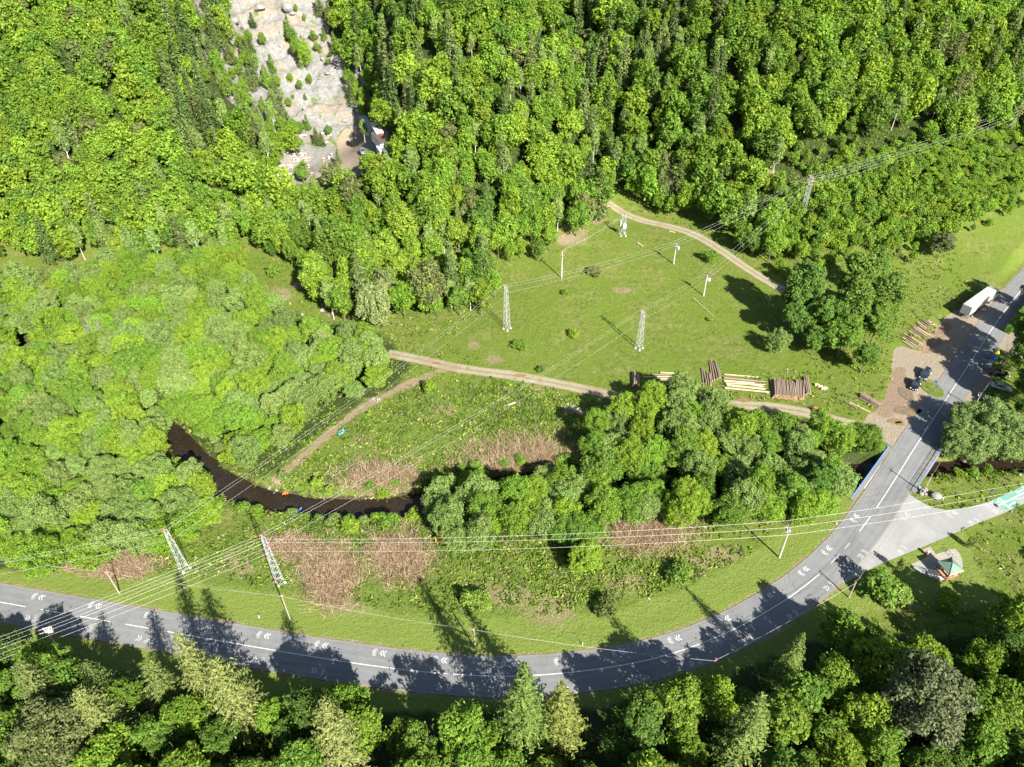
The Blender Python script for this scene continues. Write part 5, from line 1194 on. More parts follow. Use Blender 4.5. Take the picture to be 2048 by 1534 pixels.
l, a = face((722, 299), (729, 312)); car('parked_car', 'blue-grey car parked on the grass of the quarry yard', l, a, M['car_grey'], 4.4, 1.8, False)
def truck():
    l, a = face((1922, 638), (1984, 593)); d = math.hypot(*(gp(1922, 638) - gp(1984, 593))[:2])
    t = thing('articulated_truck', 'white articulated truck with a long pale box trailer parked on the road verge', 'truck', l, a)
    x0 = -8.2; mb = MB(); mb.box((x0 + 6.8, 0, 2.62), (13.6, 2.52, 2.75), M['trailer_white']); bx = obj('trailer_box', mb, t)
    mb = MB(); mb.box((x0 + 6.8, 0, 4.01), (13.5, 2.40, .05), M['trailer_white']); obj('trailer_roof', mb, bx)
    for s in (-1, 1): mb = MB(); mb.box((x0 - .02, s * .62, 2.6), (.06, 1.2, 2.55), M['trailer_grey']); obj('rear_door', mb, bx)
    for s in (-1, 1): mb = MB(); mb.box((x0 + 6.8, s * 1.27, 1.3), (13.4, .04, .1), M['steel_dark']); obj('side_rail', mb, bx)
    mb = MB(); mb.box((x0 + 6.6, 0, 1.05), (13.0, 1.0, .35), M['steel_dark']); mb.box((x0 + .1, 0, .62), (.15, 2.3, .16), M['steel_dark']); mb.box((x0 + 14.6, 0, .8), (5.2, 1.0, .3), M['steel_dark']); obj('chassis', mb, t)
    for s in (-1, 1): mb = MB(); mb.box((x0 + .02, s * 1.05, .66), (.08, .3, .2), M['tail']); obj('tail_light', mb, t)
    mb = MB(); cx = x0 + 14.1
    mb.loft([[(cx, -1.24, .6), (cx, 1.24, .6), (cx, 1.24, 3.55), (cx, -1.24, 3.55)][::-1], [(cx + 1.3, -1.25, .5), (cx + 1.3, 1.25, .5), (cx + 1.3, 1.22, 3.5), (cx + 1.3, -1.22, 3.5)][::-1], [(cx + 2.1, -1.22, .45), (cx + 2.1, 1.22, .45), (cx + 1.95, 1.1, 3.0), (cx + 1.95, -1.1, 3.0)][::-1], [(cx + 2.3, -1.15, .5), (cx + 2.3, 1.15, .5), (cx + 2.12, 1.05, 2.2), (cx + 2.12, -1.05, 2.2)][::-1]], M['white']); cb = obj('cab', mb, t)
    mb = MB(); mb.add([(cx + 2.17, -1.02, 2.1), (cx + 2.17, 1.02, 2.1), (cx + 1.99, 1.0, 2.95), (cx + 1.99, -1.0, 2.95)], [(0, 1, 2, 3)], M['glass']); obj('windscreen', mb, cb)
    for s in (-1, 1):
        mb = MB(); P = [(cx + .9, s * 1.262, 1.9), (cx + 1.85, s * 1.262, 1.9), (cx + 1.75, s * 1.24, 2.75), (cx + .9, s * 1.248, 2.75)]; mb.add(P, [(0, 1, 2, 3)] if s < 0 else [(3, 2, 1, 0)], M['glass']); obj('side_window', mb, cb)
        mb = MB(); mb.box((cx + 2.3, s * .9, .85), (.1, .4, .25), M['lamp']); obj('headlight', mb, cb)
        mb = MB(); mb.box((cx + 2.0, s * 1.42, 2.5), (.14, .16, .7), M['steel_dark']); obj('wing_mirror', mb, cb)
    mb = MB(); mb.box((cx - .2, 0, 3.35), (.08, 2.2, .7), M['steel_dark']); mb.loft([[(cx + .1, -1.1, 3.5), (cx + .1, 1.1, 3.5), (cx + .1, 1.1, 3.95), (cx + .1, -1.1, 3.95)][::-1], [(cx + 1.25, -1.05, 3.47), (cx + 1.25, 1.05, 3.47), (cx + 1.25, 1.0, 3.55), (cx + 1.25, -1.0, 3.55)][::-1]], M['white']); obj('wind_deflector', mb, cb)
    for x in (x0 + 2.6, x0 + 3.95, x0 + 5.3, x0 + 12.7, x0 + 15.4):
        for s in (-1, 1):
            mb = MB(); mb.tube((x, s * .92, .5), (x, s * 1.24, .5), .5, .5, M['rubber'], 16); wl = obj('wheel', mb, t); mb = MB(); mb.tube((x, s * 1.22, .5), (x, s * 1.26, .5), .28, .22, M['alloy'], 10); obj('rim', mb, wl)
truck()
def bin_bell(px, py, mat, label, box=False):
    b = gp(px, py); t = thing('waste_container', label, 'waste container', b, .5)
    mb = MB()
    if box: mb.box((0, 0, .62), (1.15, 1.0, 1.05), mat, 0, 1.08); obj('body', mb, t); mb = MB(); mb.loft([[(-.64, -.58, 1.16), (.64, -.58, 1.16), (.64, .58, 1.16), (-.64, .58, 1.16)], [(-.6, -.3, 1.42), (.6, -.3, 1.42), (.6, .3, 1.42), (-.6, .3, 1.42)]], mat); obj('lid', mb, t)
    else: mb.lathe((0, 0, 0), [(.62, .05), (.72, .5), (.70, 1.0), (.56, 1.35), (.28, 1.52), (.05, 1.56)], mat, 18); obj('body', mb, t); mb = MB(); mb.lathe((0, 0, 1.52), [(.12, 0), (.12, .12), (.02, .14)], M['steel_dark'], 10); obj('lifting_ring', mb, t); mb = MB(); mb.box((.58, 0, 1.08), (.2, .4, .16), M['steel_dark']); obj('slot', mb, t)
bin_bell(1990, 711, M['yellow'], 'yellow waste container at the upper end of the row beside the road')
bin_bell(1984, 721, M['blue'], 'bright blue waste container next to the yellow one')
bin_bell(1988, 719, M['green_plastic'], 'green waste container half hidden behind the blue one')
bin_bell(1977, 730, M['grey_plastic'], 'grey waste container next to the blue one', True); bin_bell(1973, 737, M['grey_plastic'], 'grey waste container at the lower end of the row', True)

# ---------------------------------------------------------------- shelter, benches, bin, racks
def gazebo():
    c4 = [plane(x, y, 2.55)[:2] for x, y in ((1876, 1122.4), (1902, 1113.4), (1927.5, 1141.4), (1901, 1151))]; o = sum(c4) / 4; e = c4[2] - c4[1]; rz = math.atan2(e[1], e[0])
    s = float(np.mean([np.linalg.norm(c4[k] - c4[(k + 1) % 4]) for k in range(4)])) / 2
    t = thing('shelter', 'open wooden shelter with a green pyramid roof on the paved rest area', 'shelter', (o[0], o[1], .065), rz)
    mb = MB(); e = 2.45; cs = [(-s, -s), (s, -s), (s, s), (-s, s)]
    mb.add([(x, y, e) for x, y in cs] + [(0, 0, e + s * .62)], [(0, 1, 4), (1, 2, 4), (2, 3, 4), (3, 0, 4), (3, 2, 1, 0)], M['roof_green']); rf = obj('roof', mb, t)
    mb = MB()
    for x, y in cs: mb.bar((x, y, e + .02), (0, 0, e + s * .62 + .03), .12, M['roof_green'])
    obj('hip_cap', mb, rf)
    mb = MB()
    for k in range(4): a, b = cs[k], cs[(k + 1) % 4]; mb.bar((a[0] * .98, a[1] * .98, e - .1), (b[0] * .98, b[1] * .98, e - .1), .14, M['timber_pale'])
    obj('eaves_board', mb, rf); q = s * .82
    for x, y in ((-q, -q), (q, -q), (q, q), (-q, q)): mb = MB(); mb.box((x, y, 1.2), (.16, .16, 2.5), M['timber']); obj('post', mb, t)
    for k in range(4):
        a, b = [(-q, -q), (q, -q), (q, q), (-q, q)][k], [(q, -q), (q, q), (-q, q), (-q, -q)][k]
        if k == 2: continue
        mb = MB()
        for z in (.25, .55, .95): mb.bar((*a, z), (*b, z), .09, M['timber_pale'] if z > .9 else M['timber'])
        for j in range(1, 8): f = j / 8; x, y = a[0] + (b[0] - a[0]) * f, a[1] + (b[1] - a[1]) * f; mb.bar((x, y, .2), (x, y, .95), .06, M['timber'])
        obj('railing', mb, t)
    for y in (-.9, .9): mb = MB(); mb.box((0, y, .45), (q * 1.5, .35, .06), M['timber_pale']); mb.box((-q * .6, y, .2), (.1, .3, .42), M['timber']); mb.box((q * .6, y, .2), (.1, .3, .42), M['timber']); obj('bench_seat', mb, t)
    mb = MB(); mb.box((0, 0, .74), (q * 1.5, .8, .07), M['timber_pale']); mb.box((-q * .55, 0, .35), (.1, .6, .72), M['timber']); mb.box((q * .55, 0, .35), (.1, .6, .72), M['timber']); obj('table', mb, t)
gazebo()
z0 = .065
def bench(px, py, rz, label, mat, slab=False):
    b = plane(px, py, z0); t = thing('bench', label, 'bench', b, rz)
    if slab: mb = MB(); mb.box((0, 0, .42), (2.6, .55, .12), mat); obj('seat', mb, t); [obj('leg', MB().box((x, 0, .18), (.3, .45, .36), mat), t) for x in (-.9, .9)]
    else:
        mb = MB()
        for y in (-.18, 0, .18): mb.box((0, y, .45), (1.9, .14, .05), mat)
        obj('seat', mb, t); mb = MB()
        for z in (.65, .85): mb.box((0, .27, z), (1.9, .05, .14), mat)
        obj('backrest', mb, t)
        for x in (-.8, .8): obj('leg', MB().bar((x, -.2, 0), (x, -.2, .45), .07, M['steel_dark']).bar((x, .27, 0), (x, .3, .9), .07, M['steel_dark']), t)
bench(1837, 1143, -.72, 'slatted grey bench at the left edge of the paved rest area', M['galv']); bench(1871, 1156.5, -.28, 'long pale stone bench in front of the shelter', M['concrete'], True)
b = plane(1860, 1150.5, z0); t = thing('information_board', 'dark information board on two legs beside the pale bench', 'information board', b, -.5); mb = MB(); mb.add([(-.7, -.3, .85), (.7, -.3, .85), (.7, .35, 1.25), (-.7, .35, 1.25), (-.7, -.3, .8), (.7, -.3, .8), (.7, .35, 1.2), (-.7, .35, 1.2)], [(0, 1, 2, 3), (7, 6, 5, 4), (0, 4, 5, 1), (1, 5, 6, 2), (2, 6, 7, 3), (3, 7, 4, 0)], M['glass']); obj('panel', mb, t)
for x in (-.6, .6): obj('leg', MB().bar((x, 0, 0), (x, 0, 1.0), .09, M['steel_dark']), t)
b = plane(1853, 1109, z0); t = thing('litter_bin', 'litter bin with metal hood at the shelter path', 'litter bin', b); obj('body', MB().lathe((0, 0, 0), [(.28, 0), (.30, .8), (.27, .85)], M['bin_red'], 12), t); obj('hood', MB().lathe((0, 0, .95), [(.34, 0), (.30, .16), (.05, .24)], M['galv'], 12).bar((.28, 0, -.15), (.28, 0, 0.03), .04, M['galv']).bar((-.28, 0, -.15), (-.28, 0, 0.03), .04, M['galv']), t)
rack = None
for k in range(4):
    b = plane(1897 + 5.5 * k, 1104 + 6.0 * k, z0)
    mb = MB(); pts = [(-.5, 0, 0)] + [(-.5 + .5 * (1 - math.cos(t)), 0, .45 + .35 * math.sin(t)) for t in np.linspace(0, math.pi, 8)] + [(.5, 0, 0)]
    if rack is None:
        for p, q_ in zip(pts[:-1], pts[1:]): mb.tube(p, q_, .03, .03, M['galv'], 6)
        rack = mb.mesh('bicycle_stand')
    tag(obj('bicycle_stand', rack, None, b, .35), 'steel bicycle hoop on the paving behind the shelter', 'bicycle stand', 'bicycle hoops behind the shelter')
# young trees with stakes on the lawn
for px, py, h, lab in ((1937, 1096, 3.0, 'thin young tree with stakes on the lawn right of the shelter'), (1795, 1143, 3.2, 'bare thin sapling on the lawn between junction and shelter')):
    b = gp(px, py); tree('shrub', 'sapling', b, h, (.11, .13, .04), lab, 'sapling', None, .75)
# signs
def sign(bp, hh, rz, label, shape, mat, r=.32):
    b = gp(*bp); t = thing('traffic_sign', label, 'road sign', b, rz); obj('post', MB().tube((0, 0, 0), (0, 0, hh), .035, .035, M['galv'], 8), t)
    mb = MB()
    if shape == 'disc': mb.tube((0, -.06, hh - .3), (0, -.03, hh - .3), r, r, mat, 20); p = obj('panel', mb, t); mb = MB()
    else: mb.box((0, -.05, hh - .35), (r * 1.7, .03, r * 2), mat); p = obj('panel', mb, t); mb = MB()
    if shape == 'disc':
        for x in (-.12, .12):
            for q_ in ring(x, hh - .36, .075, .025, 10): mb.add([(u, -.064, v) for u, v in q_], [(0, 1, 2, 3)], M['white'])
        for x0, y0, x1, y1 in ((-.12, -.06, -.03, .06), (-.03, .08, .08, .06), (.08, .08, .12, -.06), (-.12, -.06, .02, -.06), (.02, -.06, .08, .06)): mb.add([(u, -.064, v + hh - .3) for u, v in seg(x0, y0, x1, y1, .025)], [(0, 1, 2, 3)], M['white'])
        obj('bicycle_symbol', mb, p)
sign((2019, 1030.5), 2.5, .9, 'round blue bicycle sign beside the green cycle field', 'disc', M['blue'], .38); sign((1978, 994.5), 2.3, 2.6, 'small sign seen from behind on the grass strip by the cycle field', 'box', M['steel_dark'], .28)
sign((1866, 774), 2.1, -.6, 'blue square sign on the grassy island in the dirt yard, upper one', 'box', M['blue'], .34); sign((1868.5, 784), 1.9, -.6, 'blue square sign on the grassy island in the dirt yard, lower one', 'box', M['blue'], .3)
# grassy island
c = gp(1862, 776); mb = MB(); poly = [(c[0] + 2.1 * math.cos(t) * 1.0 - .9 * math.sin(t), c[1] + 3.6 * math.sin(t) + .9 * math.cos(t)) for t in np.linspace(0, 2 * math.pi, 20, endpoint=False)]
mb.prism(poly, -.1, .13, M['ground']); tag(obj('grass_island', mb), kind='structure')
# ---------------------------------------------------------------- logs
LOGM = {}
def log_mesh(k):
    if k not in LOGM:
        mb = MB(); mt = M['log_peeled'] if k else M['log_bark']; mb.tube((-.5, 0, 0), (0.0, .012, .0), 1.04, 1.0, mt, 12, False); mb.tube((0, .012, 0), (.5, 0, 0), 1.0, .9, mt, 12, False)
        for x, r, s in ((-.5, 1.04, -1), (.5, .9, 1)):
            vs = [(x, r * math.cos(2 * math.pi * j / 12), r * math.sin(2 * math.pi * j / 12)) for j in range(12)]; mb.add(vs, [tuple(range(12)) if s > 0 else tuple(range(11, -1, -1))], M['log_end'])
        LOGM[k] = mb.mesh('log', True)
    return LOGM[k]
def log(p, q_, r, label, group, peeled=0):
    p, q_ = np.array(p, float), np.array(q_, float); d = q_ - p; L = float(np.linalg.norm(d)); o = bpy.data.objects.new('log', log_mesh(peeled)); COL.objects.link(o)
    o.location = [float(v) for v in (p + q_) / 2]; o.rotation_euler = Vector([float(v) for v in d]).to_track_quat('X', 'Z').to_euler(); o.scale = (L, r, r); tag(o, label, 'log', group)
def stack(p, q_, wide, high, r, label, group, peeled=0, jl=.35, seed=1, taper=0):
    """logs lying side by side: p, q_ ends of the first bottom log; wide metres to the right of p->q_"""
    g = rng_(seed); p, q_ = np.array(p), np.array(q_); d = (q_ - p)[:2]; d /= np.linalg.norm(d); s = np.array([d[1], -d[0]])
    for row in range(high):
        n = int(wide / (2.05 * r)) - row - taper * row
        for k in range(n):
            off = r + (2.05 * k + row * (1 + taper)) * r; rr = r * g.uniform(.78, 1.12); e0, e1 = g.uniform(-jl * .3, jl * .3), g.uniform(-jl, jl * .4); sk = g.normal(0, .10)
            a = np.array([*(p[:2] + s * off + d * e0), p[2] + r + row * r * 1.72]); b = np.array([*(q_[:2] + s * (off + sk) + d * e1), q_[2] + r + row * r * 1.72]); log(a, b, rr, label, group, peeled)
def G3(px, py): return gp(px, py)
stack(G3(1263, 773), G3(1262, 748), 2.3, 3, .20, 'barked log in the short upright stack at the left end of the log piles', 'logs in the left end stack', 0, .3, 1)
stack(G3(1543, 796), G3(1541, 764), 6.2, 4, .17, 'grey barked log in the big stack whose cut ends face the track', 'logs in the big stack', 0, .6, 2)
stack(G3(1584, 797), G3(1586, 762), 2.9, 3, .17, 'brown log in the stack right of the big one, ends towards the track', 'logs in the stack beside the big one', 0, .9, 3)
stack(G3(1610, 790), G3(1604, 755), 1.6, 2, .18, 'long grey log lying slanted at the right end of the stacks', 'slanted logs at the right end', 0, .4, 4)
for k, (p, q_, r, pe) in enumerate((((1447, 750), (1519, 756), .16, 1), ((1446, 757), (1533, 766), .24, 0), ((1447, 763), (1508, 768), .22, 1), ((1450, 768), (1530, 771), .17, 1), ((1452, 772), (1531, 780), .27, 1), ((1448, 777), (1540, 786), .2, 1), ((1531, 788), (1541, 791), .17, 0), ((1470, 765), (1528, 775), .2, 1))):
    a, b = G3(*p), G3(*q_); log(a + [0, 0, r], b + [0, 0, r], r, 'peeled long log lying flat between the stacks, pointing left to right' if pe else 'barked log lying flat between the stacks', 'long logs lying flat between the stacks' if pe else 'barked logs lying flat', pe)
for k, (p, q_, r, pe) in enumerate((((1320, 746), (1365, 749), .17, 1), ((1285, 755), (1345, 754), .17, 1), ((1290, 750), (1360, 750), .12, 0), ((1297, 762), (1350, 761), .16, 0), ((1292, 767), (1345, 768), .18, 0), ((1306, 773), (1350, 774), .18, 0), ((1312, 759), (1355, 758), .15, 1))):
    a, b = G3(*p), G3(*q_); log(a + [0, 0, r], b + [0, 0, r], r, 'long log lying flat behind the willows at the track', 'long logs behind the willows', pe)
for k, (p, q_) in enumerate((((1407, 772), (1403, 737)), ((1412, 768), (1406, 742)), ((1417, 771), (1413, 745)), ((1422, 774), (1417, 748)), ((1424, 764), (1419, 725)), ((1428, 762), (1422, 724)), ((1434, 760), (1426, 726)), ((1438, 758), (1430, 725)), ((1441, 756), (1435, 732)), ((1420, 774), (1420, 750)))):
    a, b = G3(*p), G3(*q_); z = .16 + .2 * (k % 2); log(a + [0, 0, z], b + [0, 0, z], .17, 'reddish log in the loose sheaf behind the second willow', 'logs in the loose sheaf', 0)
stack(G3(1752, 818), G3(1715, 796), 2.4, 3, .2, 'orange-brown log in the pile at the edge of the wood chips', 'logs in the pile by the wood chips', 0, .5, 5); 
for cx, cy, n, L_, s_ in ((1853, 650, 10, 20, 6), (1838, 666, 14, 26, 7), (1826, 683, 12, 26, 8)):
    g = rng_(s_)
    for k in range(n):
        px, py = cx + g.uniform(-13, 13), cy + g.uniform(-7, 7) ; p, q_ = (px - L_ * .42, py - L_ * .26), (px + L_ * .42, py + L_ * .30); a, b = G3(*p), G3(*q_); z = .12 + .2 * (k % 4) * .8; log(a + [0, 0, z], b + [0, 0, z], g.uniform(.09, .19), 'thin pale log in the heaps between the trees and the parked truck', 'thin logs heaped near the truck', int(g.uniform() < .45))
for p, q_, r, pe, lab in (((1385, 596), (1427, 634), .11, 1, 'pale pole lying alone on the meadow grass'), ((1690, 805), (1712, 818), .2, 0, 'fallen log in the weeds left of the chip pile'), ((1698, 806), (1741, 826), .15, 1, 'long fallen log reaching from the weeds to the yard'), ((1275, 487), (1286, 494), .2, 1, 'short thick log on the meadow below the transformer tower'), ((1338, 463), (1350, 466), .16, 1, 'short log beside the upper track'),
                          ((1015, 812), (1031, 806), .2, 1, 'pale log in the weeds above the stream'), ((850, 1078), (905, 1050), .12, 1, 'dead branch on the near bank beside the yellow bush'), ((740, 1000), (780, 975), .12, 1, 'dead branch lying over the brown stems')):
    a, b = G3(*p), G3(*q_); log(a + [0, 0, r], b + [0, 0, r], r, lab, None, pe)
for px, py in ((1633, 772), (1640, 775), (1646, 780), (1650, 778)):
    b = G3(px, py); log(b + np.array([-.5, .1, .3]), b + np.array([.5, -.1, .3]), .36, 'thick short log end lying in the grass right of the stacks', 'thick log ends right of the stacks', 1)
# ---------------------------------------------------------------- stones and rubbish
def boulder_mesh(seed, sub=2):
    import bmesh
    bm = bmesh.new(); bmesh.ops.create_icosphere(bm, subdivisions=sub, radius=1.0); g = rng_(seed); dirs = g.normal(size=(9, 3)); dirs /= np.linalg.norm(dirs, axis=1)[:, None]; cut = g.uniform(.55, .95, 9)
    for v in bm.verts:
        p = np.array(v.co)
        for d, c in zip(dirs, cut):
            e = p @ d
            if e > c: p = p - d * (e - c)
        v.co = p * (1 + .05 * g.normal())
    me = bpy.data.meshes.new('boulder'); bm.to_mesh(me); bm.free(); me.materials.append(M['stone']); return me
BM = [boulder_mesh(i) for i in range(4)]
def boulder(px, py, r, label, group=None, mat=None, k=[0]):
    b = gp(px, py); o = obj('boulder', BM[k[0] % 4], None, b + np.array([0, 0, r * .3]), k[0] * 1.7); k[0] += 1; o.scale = (r, r * .8, r * .65); tag(o, label, 'boulder', group)
boulder(1872, 994, 1.25, 'large white boulder on the grass beside the bridge')
for px, py, r in ((1840, 976), (1846, 980), (1852, 983), (1838, 984), (1845, 990)) and [(1838, 978, .6), (1844, 983, .7), (1851, 981, .55), (1842, 989, .6), (1850, 988, .5)]: boulder(px, py, r, 'pale rock in the heap at the foot of the bridge pole', 'rocks at the bridge pole')
g = rng_(77)
for k in range(26): boulder(1145 + g.normal(0, 20), 820 + g.normal(0, 5.5), g.uniform(.18, .5), 'broken pale rubble on the bank beside the track', 'rubble beside the track')
for k in range(22): boulder(2000 + g.uniform(-75, 48), 935 + g.normal(0, 9), g.uniform(.25, .75), 'grey rock in the stream below the bridge', 'rocks in the stream below the bridge')
for px, py, r in ((690, 243, 1.4), (651, 243, .7), (610, 218, 1.1), (655, 150, 1.4), (645, 120, 1.1), (640, 160, .7), (577, 20, 3.2), (520, 20, 2.6), (490, 60, 2.8), (585, 30, 1.5), (470, 45, 2.3), (505, 50, 2.0), (655, 237, .5), (600, 230, .6), (560, 95, .6), (548, 70, .5)): boulder(px, py, r, 'grey block of rock on the bare quarry face', 'blocks of rock in the quarry')
for k in range(14): boulder(545 + g.normal(0, 5), 975 + k * 3.6, g.uniform(.22, .55), 'stone in the row of stepping rocks across the stream', 'stones laid across the stream')
for px, py, r in ((640, 492, 1.5), (662, 528, .9), (668, 532, 1.0), (685, 525, .7), (695, 520, .7)): boulder(px, py, r, 'pale rock showing between the trees of the lower slope', 'pale rocks on the lower slope')
boulder(645, 622, .9, 'pale stone alone on the narrow clearing'); boulder(605, 630, .6, 'smaller stone at the foot of the narrow clearing')
def sheet(name, px, py, sx, sy, mat, label, cat, rz=0.0, seed=1, lift=.25, group=None, z=None):
    g = rng_(seed); b = gp(px, py) if z is None else plane(px, py, z); n = 7; vs = []
    for i in range(n):
        for j in range(n):
            u, v = i / (n - 1) - .5, j / (n - 1) - .5; k = 1 + .25 * g.normal() * .5; vs.append((u * sx * k, v * sy * k, .08 + lift * g.uniform(0, 1)))
    mb = MB(); mb.add(vs, [(i * n + j, (i + 1) * n + j, (i + 1) * n + j + 1, i * n + j + 1) for i in range(n - 1) for j in range(n - 1)], mat)
    tag(obj(name, mb, None, b, rz), label, cat, group)
sheet('tarpaulin', 683, 866, 2.0, 1.1, M['bright_blue'], 'light blue tarpaulin lying beside the grassy track', 'tarpaulin', .9, 2)
sheet('cloth', 571, 988, 1.1, .6, M['orange'], 'bright orange-red cloth caught in the stream', 'cloth', .2, 3, .3, z=WATER_Z + .05); sheet('plastic_sheet', 600, 1021, .6, .8, M['blue'], 'blue plastic sheet at the near stream edge', 'plastic sheet', .2, 4, .3, z=WATER_Z + .1)
for k, (px, py, sx, sy) in enumerate(((604, 273, 3.6, 1.6), (648, 268, 2.6, 1.2), (659, 271, 1.6, 2.2), (652, 287, 1.8, 1.2))): sheet('tarpaulin', px, py, sx, sy, M['tarp_white'], 'white sheeting among the small trees of the quarry yard', 'tarpaulin', .3, 10 + k, .5, 'white sheets in the quarry yard')
b = gp(1700, 1240); t = thing('notice_board', 'blue board on posts in the shade below the junction', 'board', b, -.7); obj('panel', MB().add([(-.9, -.5, .9), (.9, -.5, .9), (.9, .5, 1.5), (-.9, .5, 1.5), (-.9, -.5, .84), (.9, -.5, .84), (.9, .5, 1.44), (-.9, .5, 1.44)], [(0, 1, 2, 3), (7, 6, 5, 4), (0, 4, 5, 1), (1, 5, 6, 2), (2, 6, 7, 3), (3, 7, 4, 0)], M['blue']), t)
for x in (-.7, .7): obj('post', MB().bar((x, 0, 0), (x, 0, 1.15), .1, M['pole_wood']), t)
for k, (px, py) in enumerate(((519, 1236), (1774, 893), (1672, 1050), (980, 1311), (920, 1308), (1165, 1290), (1885, 1000))):
    b = gp(px, py); t = thing('marker_post', 'small white marker post on the road verge', 'marker post', b, 0, 'white marker posts on the verge'); obj('post', MB().box((0, 0, .4), (.14, .1, .9), M['white'], 0, .8), t); obj('reflector', MB().box((0, -.055, .7), (.06, .02, .14), M['red']), t)
for k in range(18):
    px, py = [(760, 800), (735, 795), (760, 815), (705, 880), (870, 770), (780, 870), (560, 990), (480, 1000), (580, 1000), (930, 1325), (990, 1312), (700, 1300)][k % 12]; b = gp(px + g.normal(0, 10), py + g.normal(0, 5)); r = g.uniform(.08, .16)
    tag(obj('litter', BM[k % 4], None, b + np.array([0, 0, .1]), k), 'scrap of pale litter lying on the valley ground', 'litter', 'scraps of litter in the valley').scale = (r, r * .7, r * .5)
# tipped rubbish heap by the branch track
for k in range(9): b = gp(752 + g.normal(0, 5), 800 + g.normal(0, 3)); o = obj('rubble_piece', BM[k % 4], None, b + np.array([0, 0, .1]), k); o.scale = [g.uniform(.2, .45)] * 3; tag(o, 'grey piece in the small rubbish heap beside the grassy track', 'rubble', 'rubbish heap by the grassy track')

# ---------------------------------------------------------------- quarry yard: wagons, hut, hives
def wagon(p, q_, W_, H_, wall, roof, label, arched=False, solar=False, cat='wagon', name='work_wagon'):
    a, b = gp(*p), gp(*q_); L = float(np.linalg.norm((b - a)[:2])); rz = math.atan2(b[1] - a[1], b[0] - a[0]); m = (a + b) / 2; t = thing(name, label, cat, (m[0], m[1], float(height(m[0], m[1]))), rz)
    obj('body', MB().box((0, 0, .55 + H_ / 2), (L, W_, H_), wall), t); z = .55 + H_; mb = MB()
    if arched:
        n = 8; pr = [((W_ / 2 + .15) * math.cos(math.pi * k / n), z + .55 * math.sin(math.pi * k / n)) for k in range(n + 1)]
        mb.loft([[(x, y, zz) for y, zz in pr] for x in (-L / 2 - .15, L / 2 + .15)], roof)
    else: mb.box((0, 0, z + .06), (L + .2, W_ + .2, .12), roof)
    rf = obj('roof', mb, t)
    if solar: obj('solar_panel', MB().box((-.6, .1, z + .17), (1.9, 1.3, .06), M['solar']), rf)
    for x in (-L * .3, 0, L * .3):
        for s in (-1, 1):
            w_ = obj('window', MB().box((x, s * (W_ / 2 + .02), .55 + H_ * .6), (.8, .05, .7), M['white']), t); obj('pane', MB().box((x, s * (W_ / 2 + .05), .55 + H_ * .6), (.64, .03, .54), M['glass']), w_)
    obj('door', MB().box((L * .46, 0, .55 + H_ * .45), (L * .1, .8, H_ * .85), M['steel_dark']), t)
    for x in (-L * .32, L * .32):
        for s in (-1, 1): obj('wheel', MB().tube((x, s * (W_ / 2 - .3), .32), (x, s * (W_ / 2 - .05), .32), .34, .34, M['rubber'], 12), t)
    return t
wagon((728, 250), (744, 263), 2.6, 2.4, M['hut_grey'], M['hut_grey'], 'grey sheet-clad hut on wheels, the upper one in the quarry yard')
wagon((750, 263), (762, 283), 2.5, 2.3, M['brick_red'], M['cream'], 'red wagon with a cream roof carrying a solar panel', False, True)
wagon((752, 286), (770, 303), 2.7, 2.3, M['white'], M['ribbed_brown'], 'white wagon with a ribbed brown arched roof', True)
wagon((761, 307), (768, 316), 2.2, 2.0, M['white'], M['white'], 'small white caravan half under the trees at the end of the wagons', False, False, 'caravan', 'caravan')
hb = {}
def hive(px, py, k):
    b = gp(px, py); t = thing('beehive', 'small wooden beehive with a pale lid in the rows of the quarry yard', 'beehive', b, .1, 'beehives in rows')
    if not hb: hb.update(body=[MB().box((0, 0, .55), (.55, .55, .7), m).mesh('hive_body') for m in (M['rust'], M['timber_pale'], M['rust'], M['white'])], lid=MB().box((0, 0, .95), (.66, .66, .12), M['white']).mesh('hive_lid'), stand=MB().box((0, 0, .1), (.5, .5, .22), M['concrete']).mesh('hive_stand'))
    for nm, me in (('body', hb['body'][k % 4]), ('lid', hb['lid']), ('stand', hb['stand'])): obj(nm, me, t)
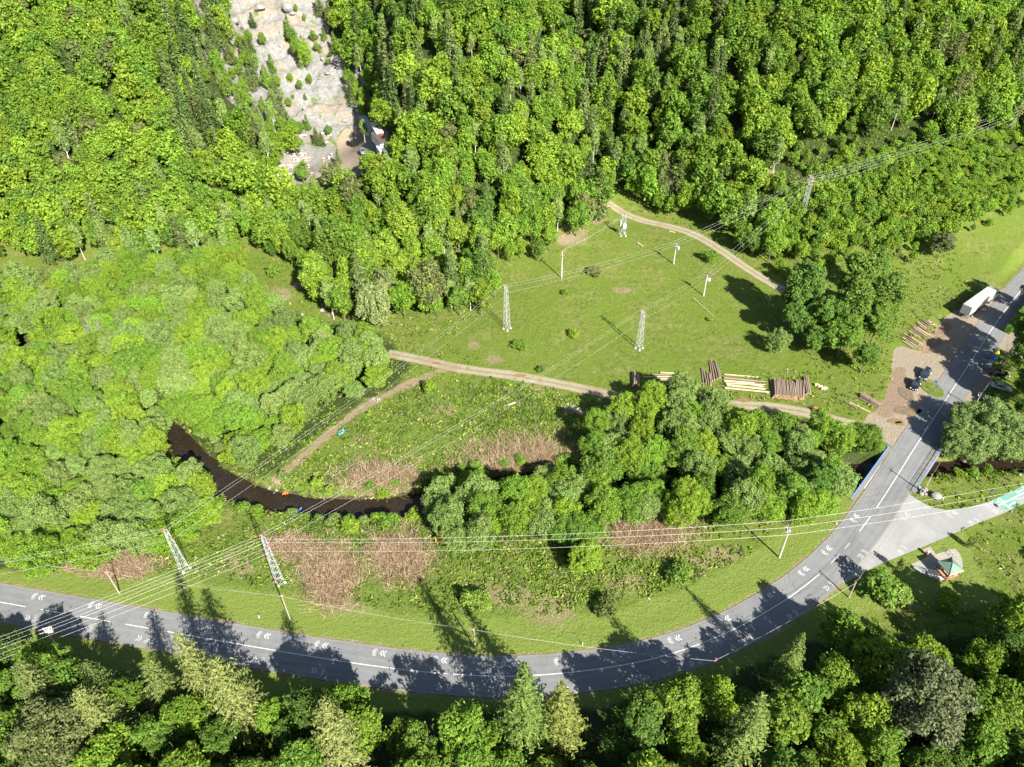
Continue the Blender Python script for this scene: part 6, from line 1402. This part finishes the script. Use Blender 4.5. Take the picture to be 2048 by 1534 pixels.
for k, (px, py) in enumerate(((587, 312), (590, 312), (602, 312), (606, 312), (612, 312), (589, 323), (594, 322), (597, 323), (610, 322), (614, 322), (619, 321), (562, 336), (566, 335), (570, 336), (577, 336), (582, 335), (586, 336), (612, 335), (618, 335), (556, 353), (561, 352), (566, 353), (574, 353), (579, 352), (584, 353), (625, 352), (648, 322), (659, 318), (664, 312))): hive(px, py, k)
# hedge and garden at the right
def hedge():
    a, b = gp(2016, 664), gp(2062, 610); L = float(np.linalg.norm((b - a)[:2])) + 6; rz = math.atan2(b[1] - a[1], b[0] - a[0]); m = a + (b - a) * .62; gg = rng_(9); n = 9000
    P = gg.uniform(-1, 1, (n, 3)); ax = gg.choice(3, n, p=[.1, .4, .5]); P[np.arange(n), ax] = np.sign(P[np.arange(n), ax]); P[:, 2] = np.where(ax == 2, 1, P[:, 2]); C = P * np.array([L / 2, .75, 1.1]) + gg.normal(0, .07, (n, 3)) + np.array([0, 0, 1.15]); Nn = np.zeros((n, 3)); Nn[np.arange(n), ax] = P[np.arange(n), ax]; Nn += gg.normal(0, .4, (n, 3))
    s = gg.uniform(.08, .2, n); V = cards(C, Nn, s, s, gg); t = thing('hedge', 'clipped green hedge along the garden at the right edge', 'hedge', (m[0], m[1], float(height(m[0], m[1]))), rz)
    o = obj('foliage', mesh_np('foliage', V, quads_of(V), [M['leaf']]), t); o.color = (.085, .15, .02, 1); obj('stems', MB().box((0, 0, 1.0), (L - .4, 1.1, 1.9), M['bark']), t)
hedge()
# unclear orange-brown thing on the shaded track, built by guess as a small machine
b = gp(1632, 824); t = thing('machine', 'small orange machine with a dark engine on the shaded track', 'machine', b, .6); obj('hood', MB().box((0, .2, .75), (.8, 1.3, .6), M['rust'], 0, .85), t); obj('engine', MB().box((0, -.9, .65), (.7, .8, .7), M['steel_dark'], 0, .9), t)
for x in (-.5, .5):
    for y in (-.8, .6): obj('wheel', MB().tube((x - .1, y, .35), (x + .1, y, .35), .35, .35, M['rubber'], 12), t)
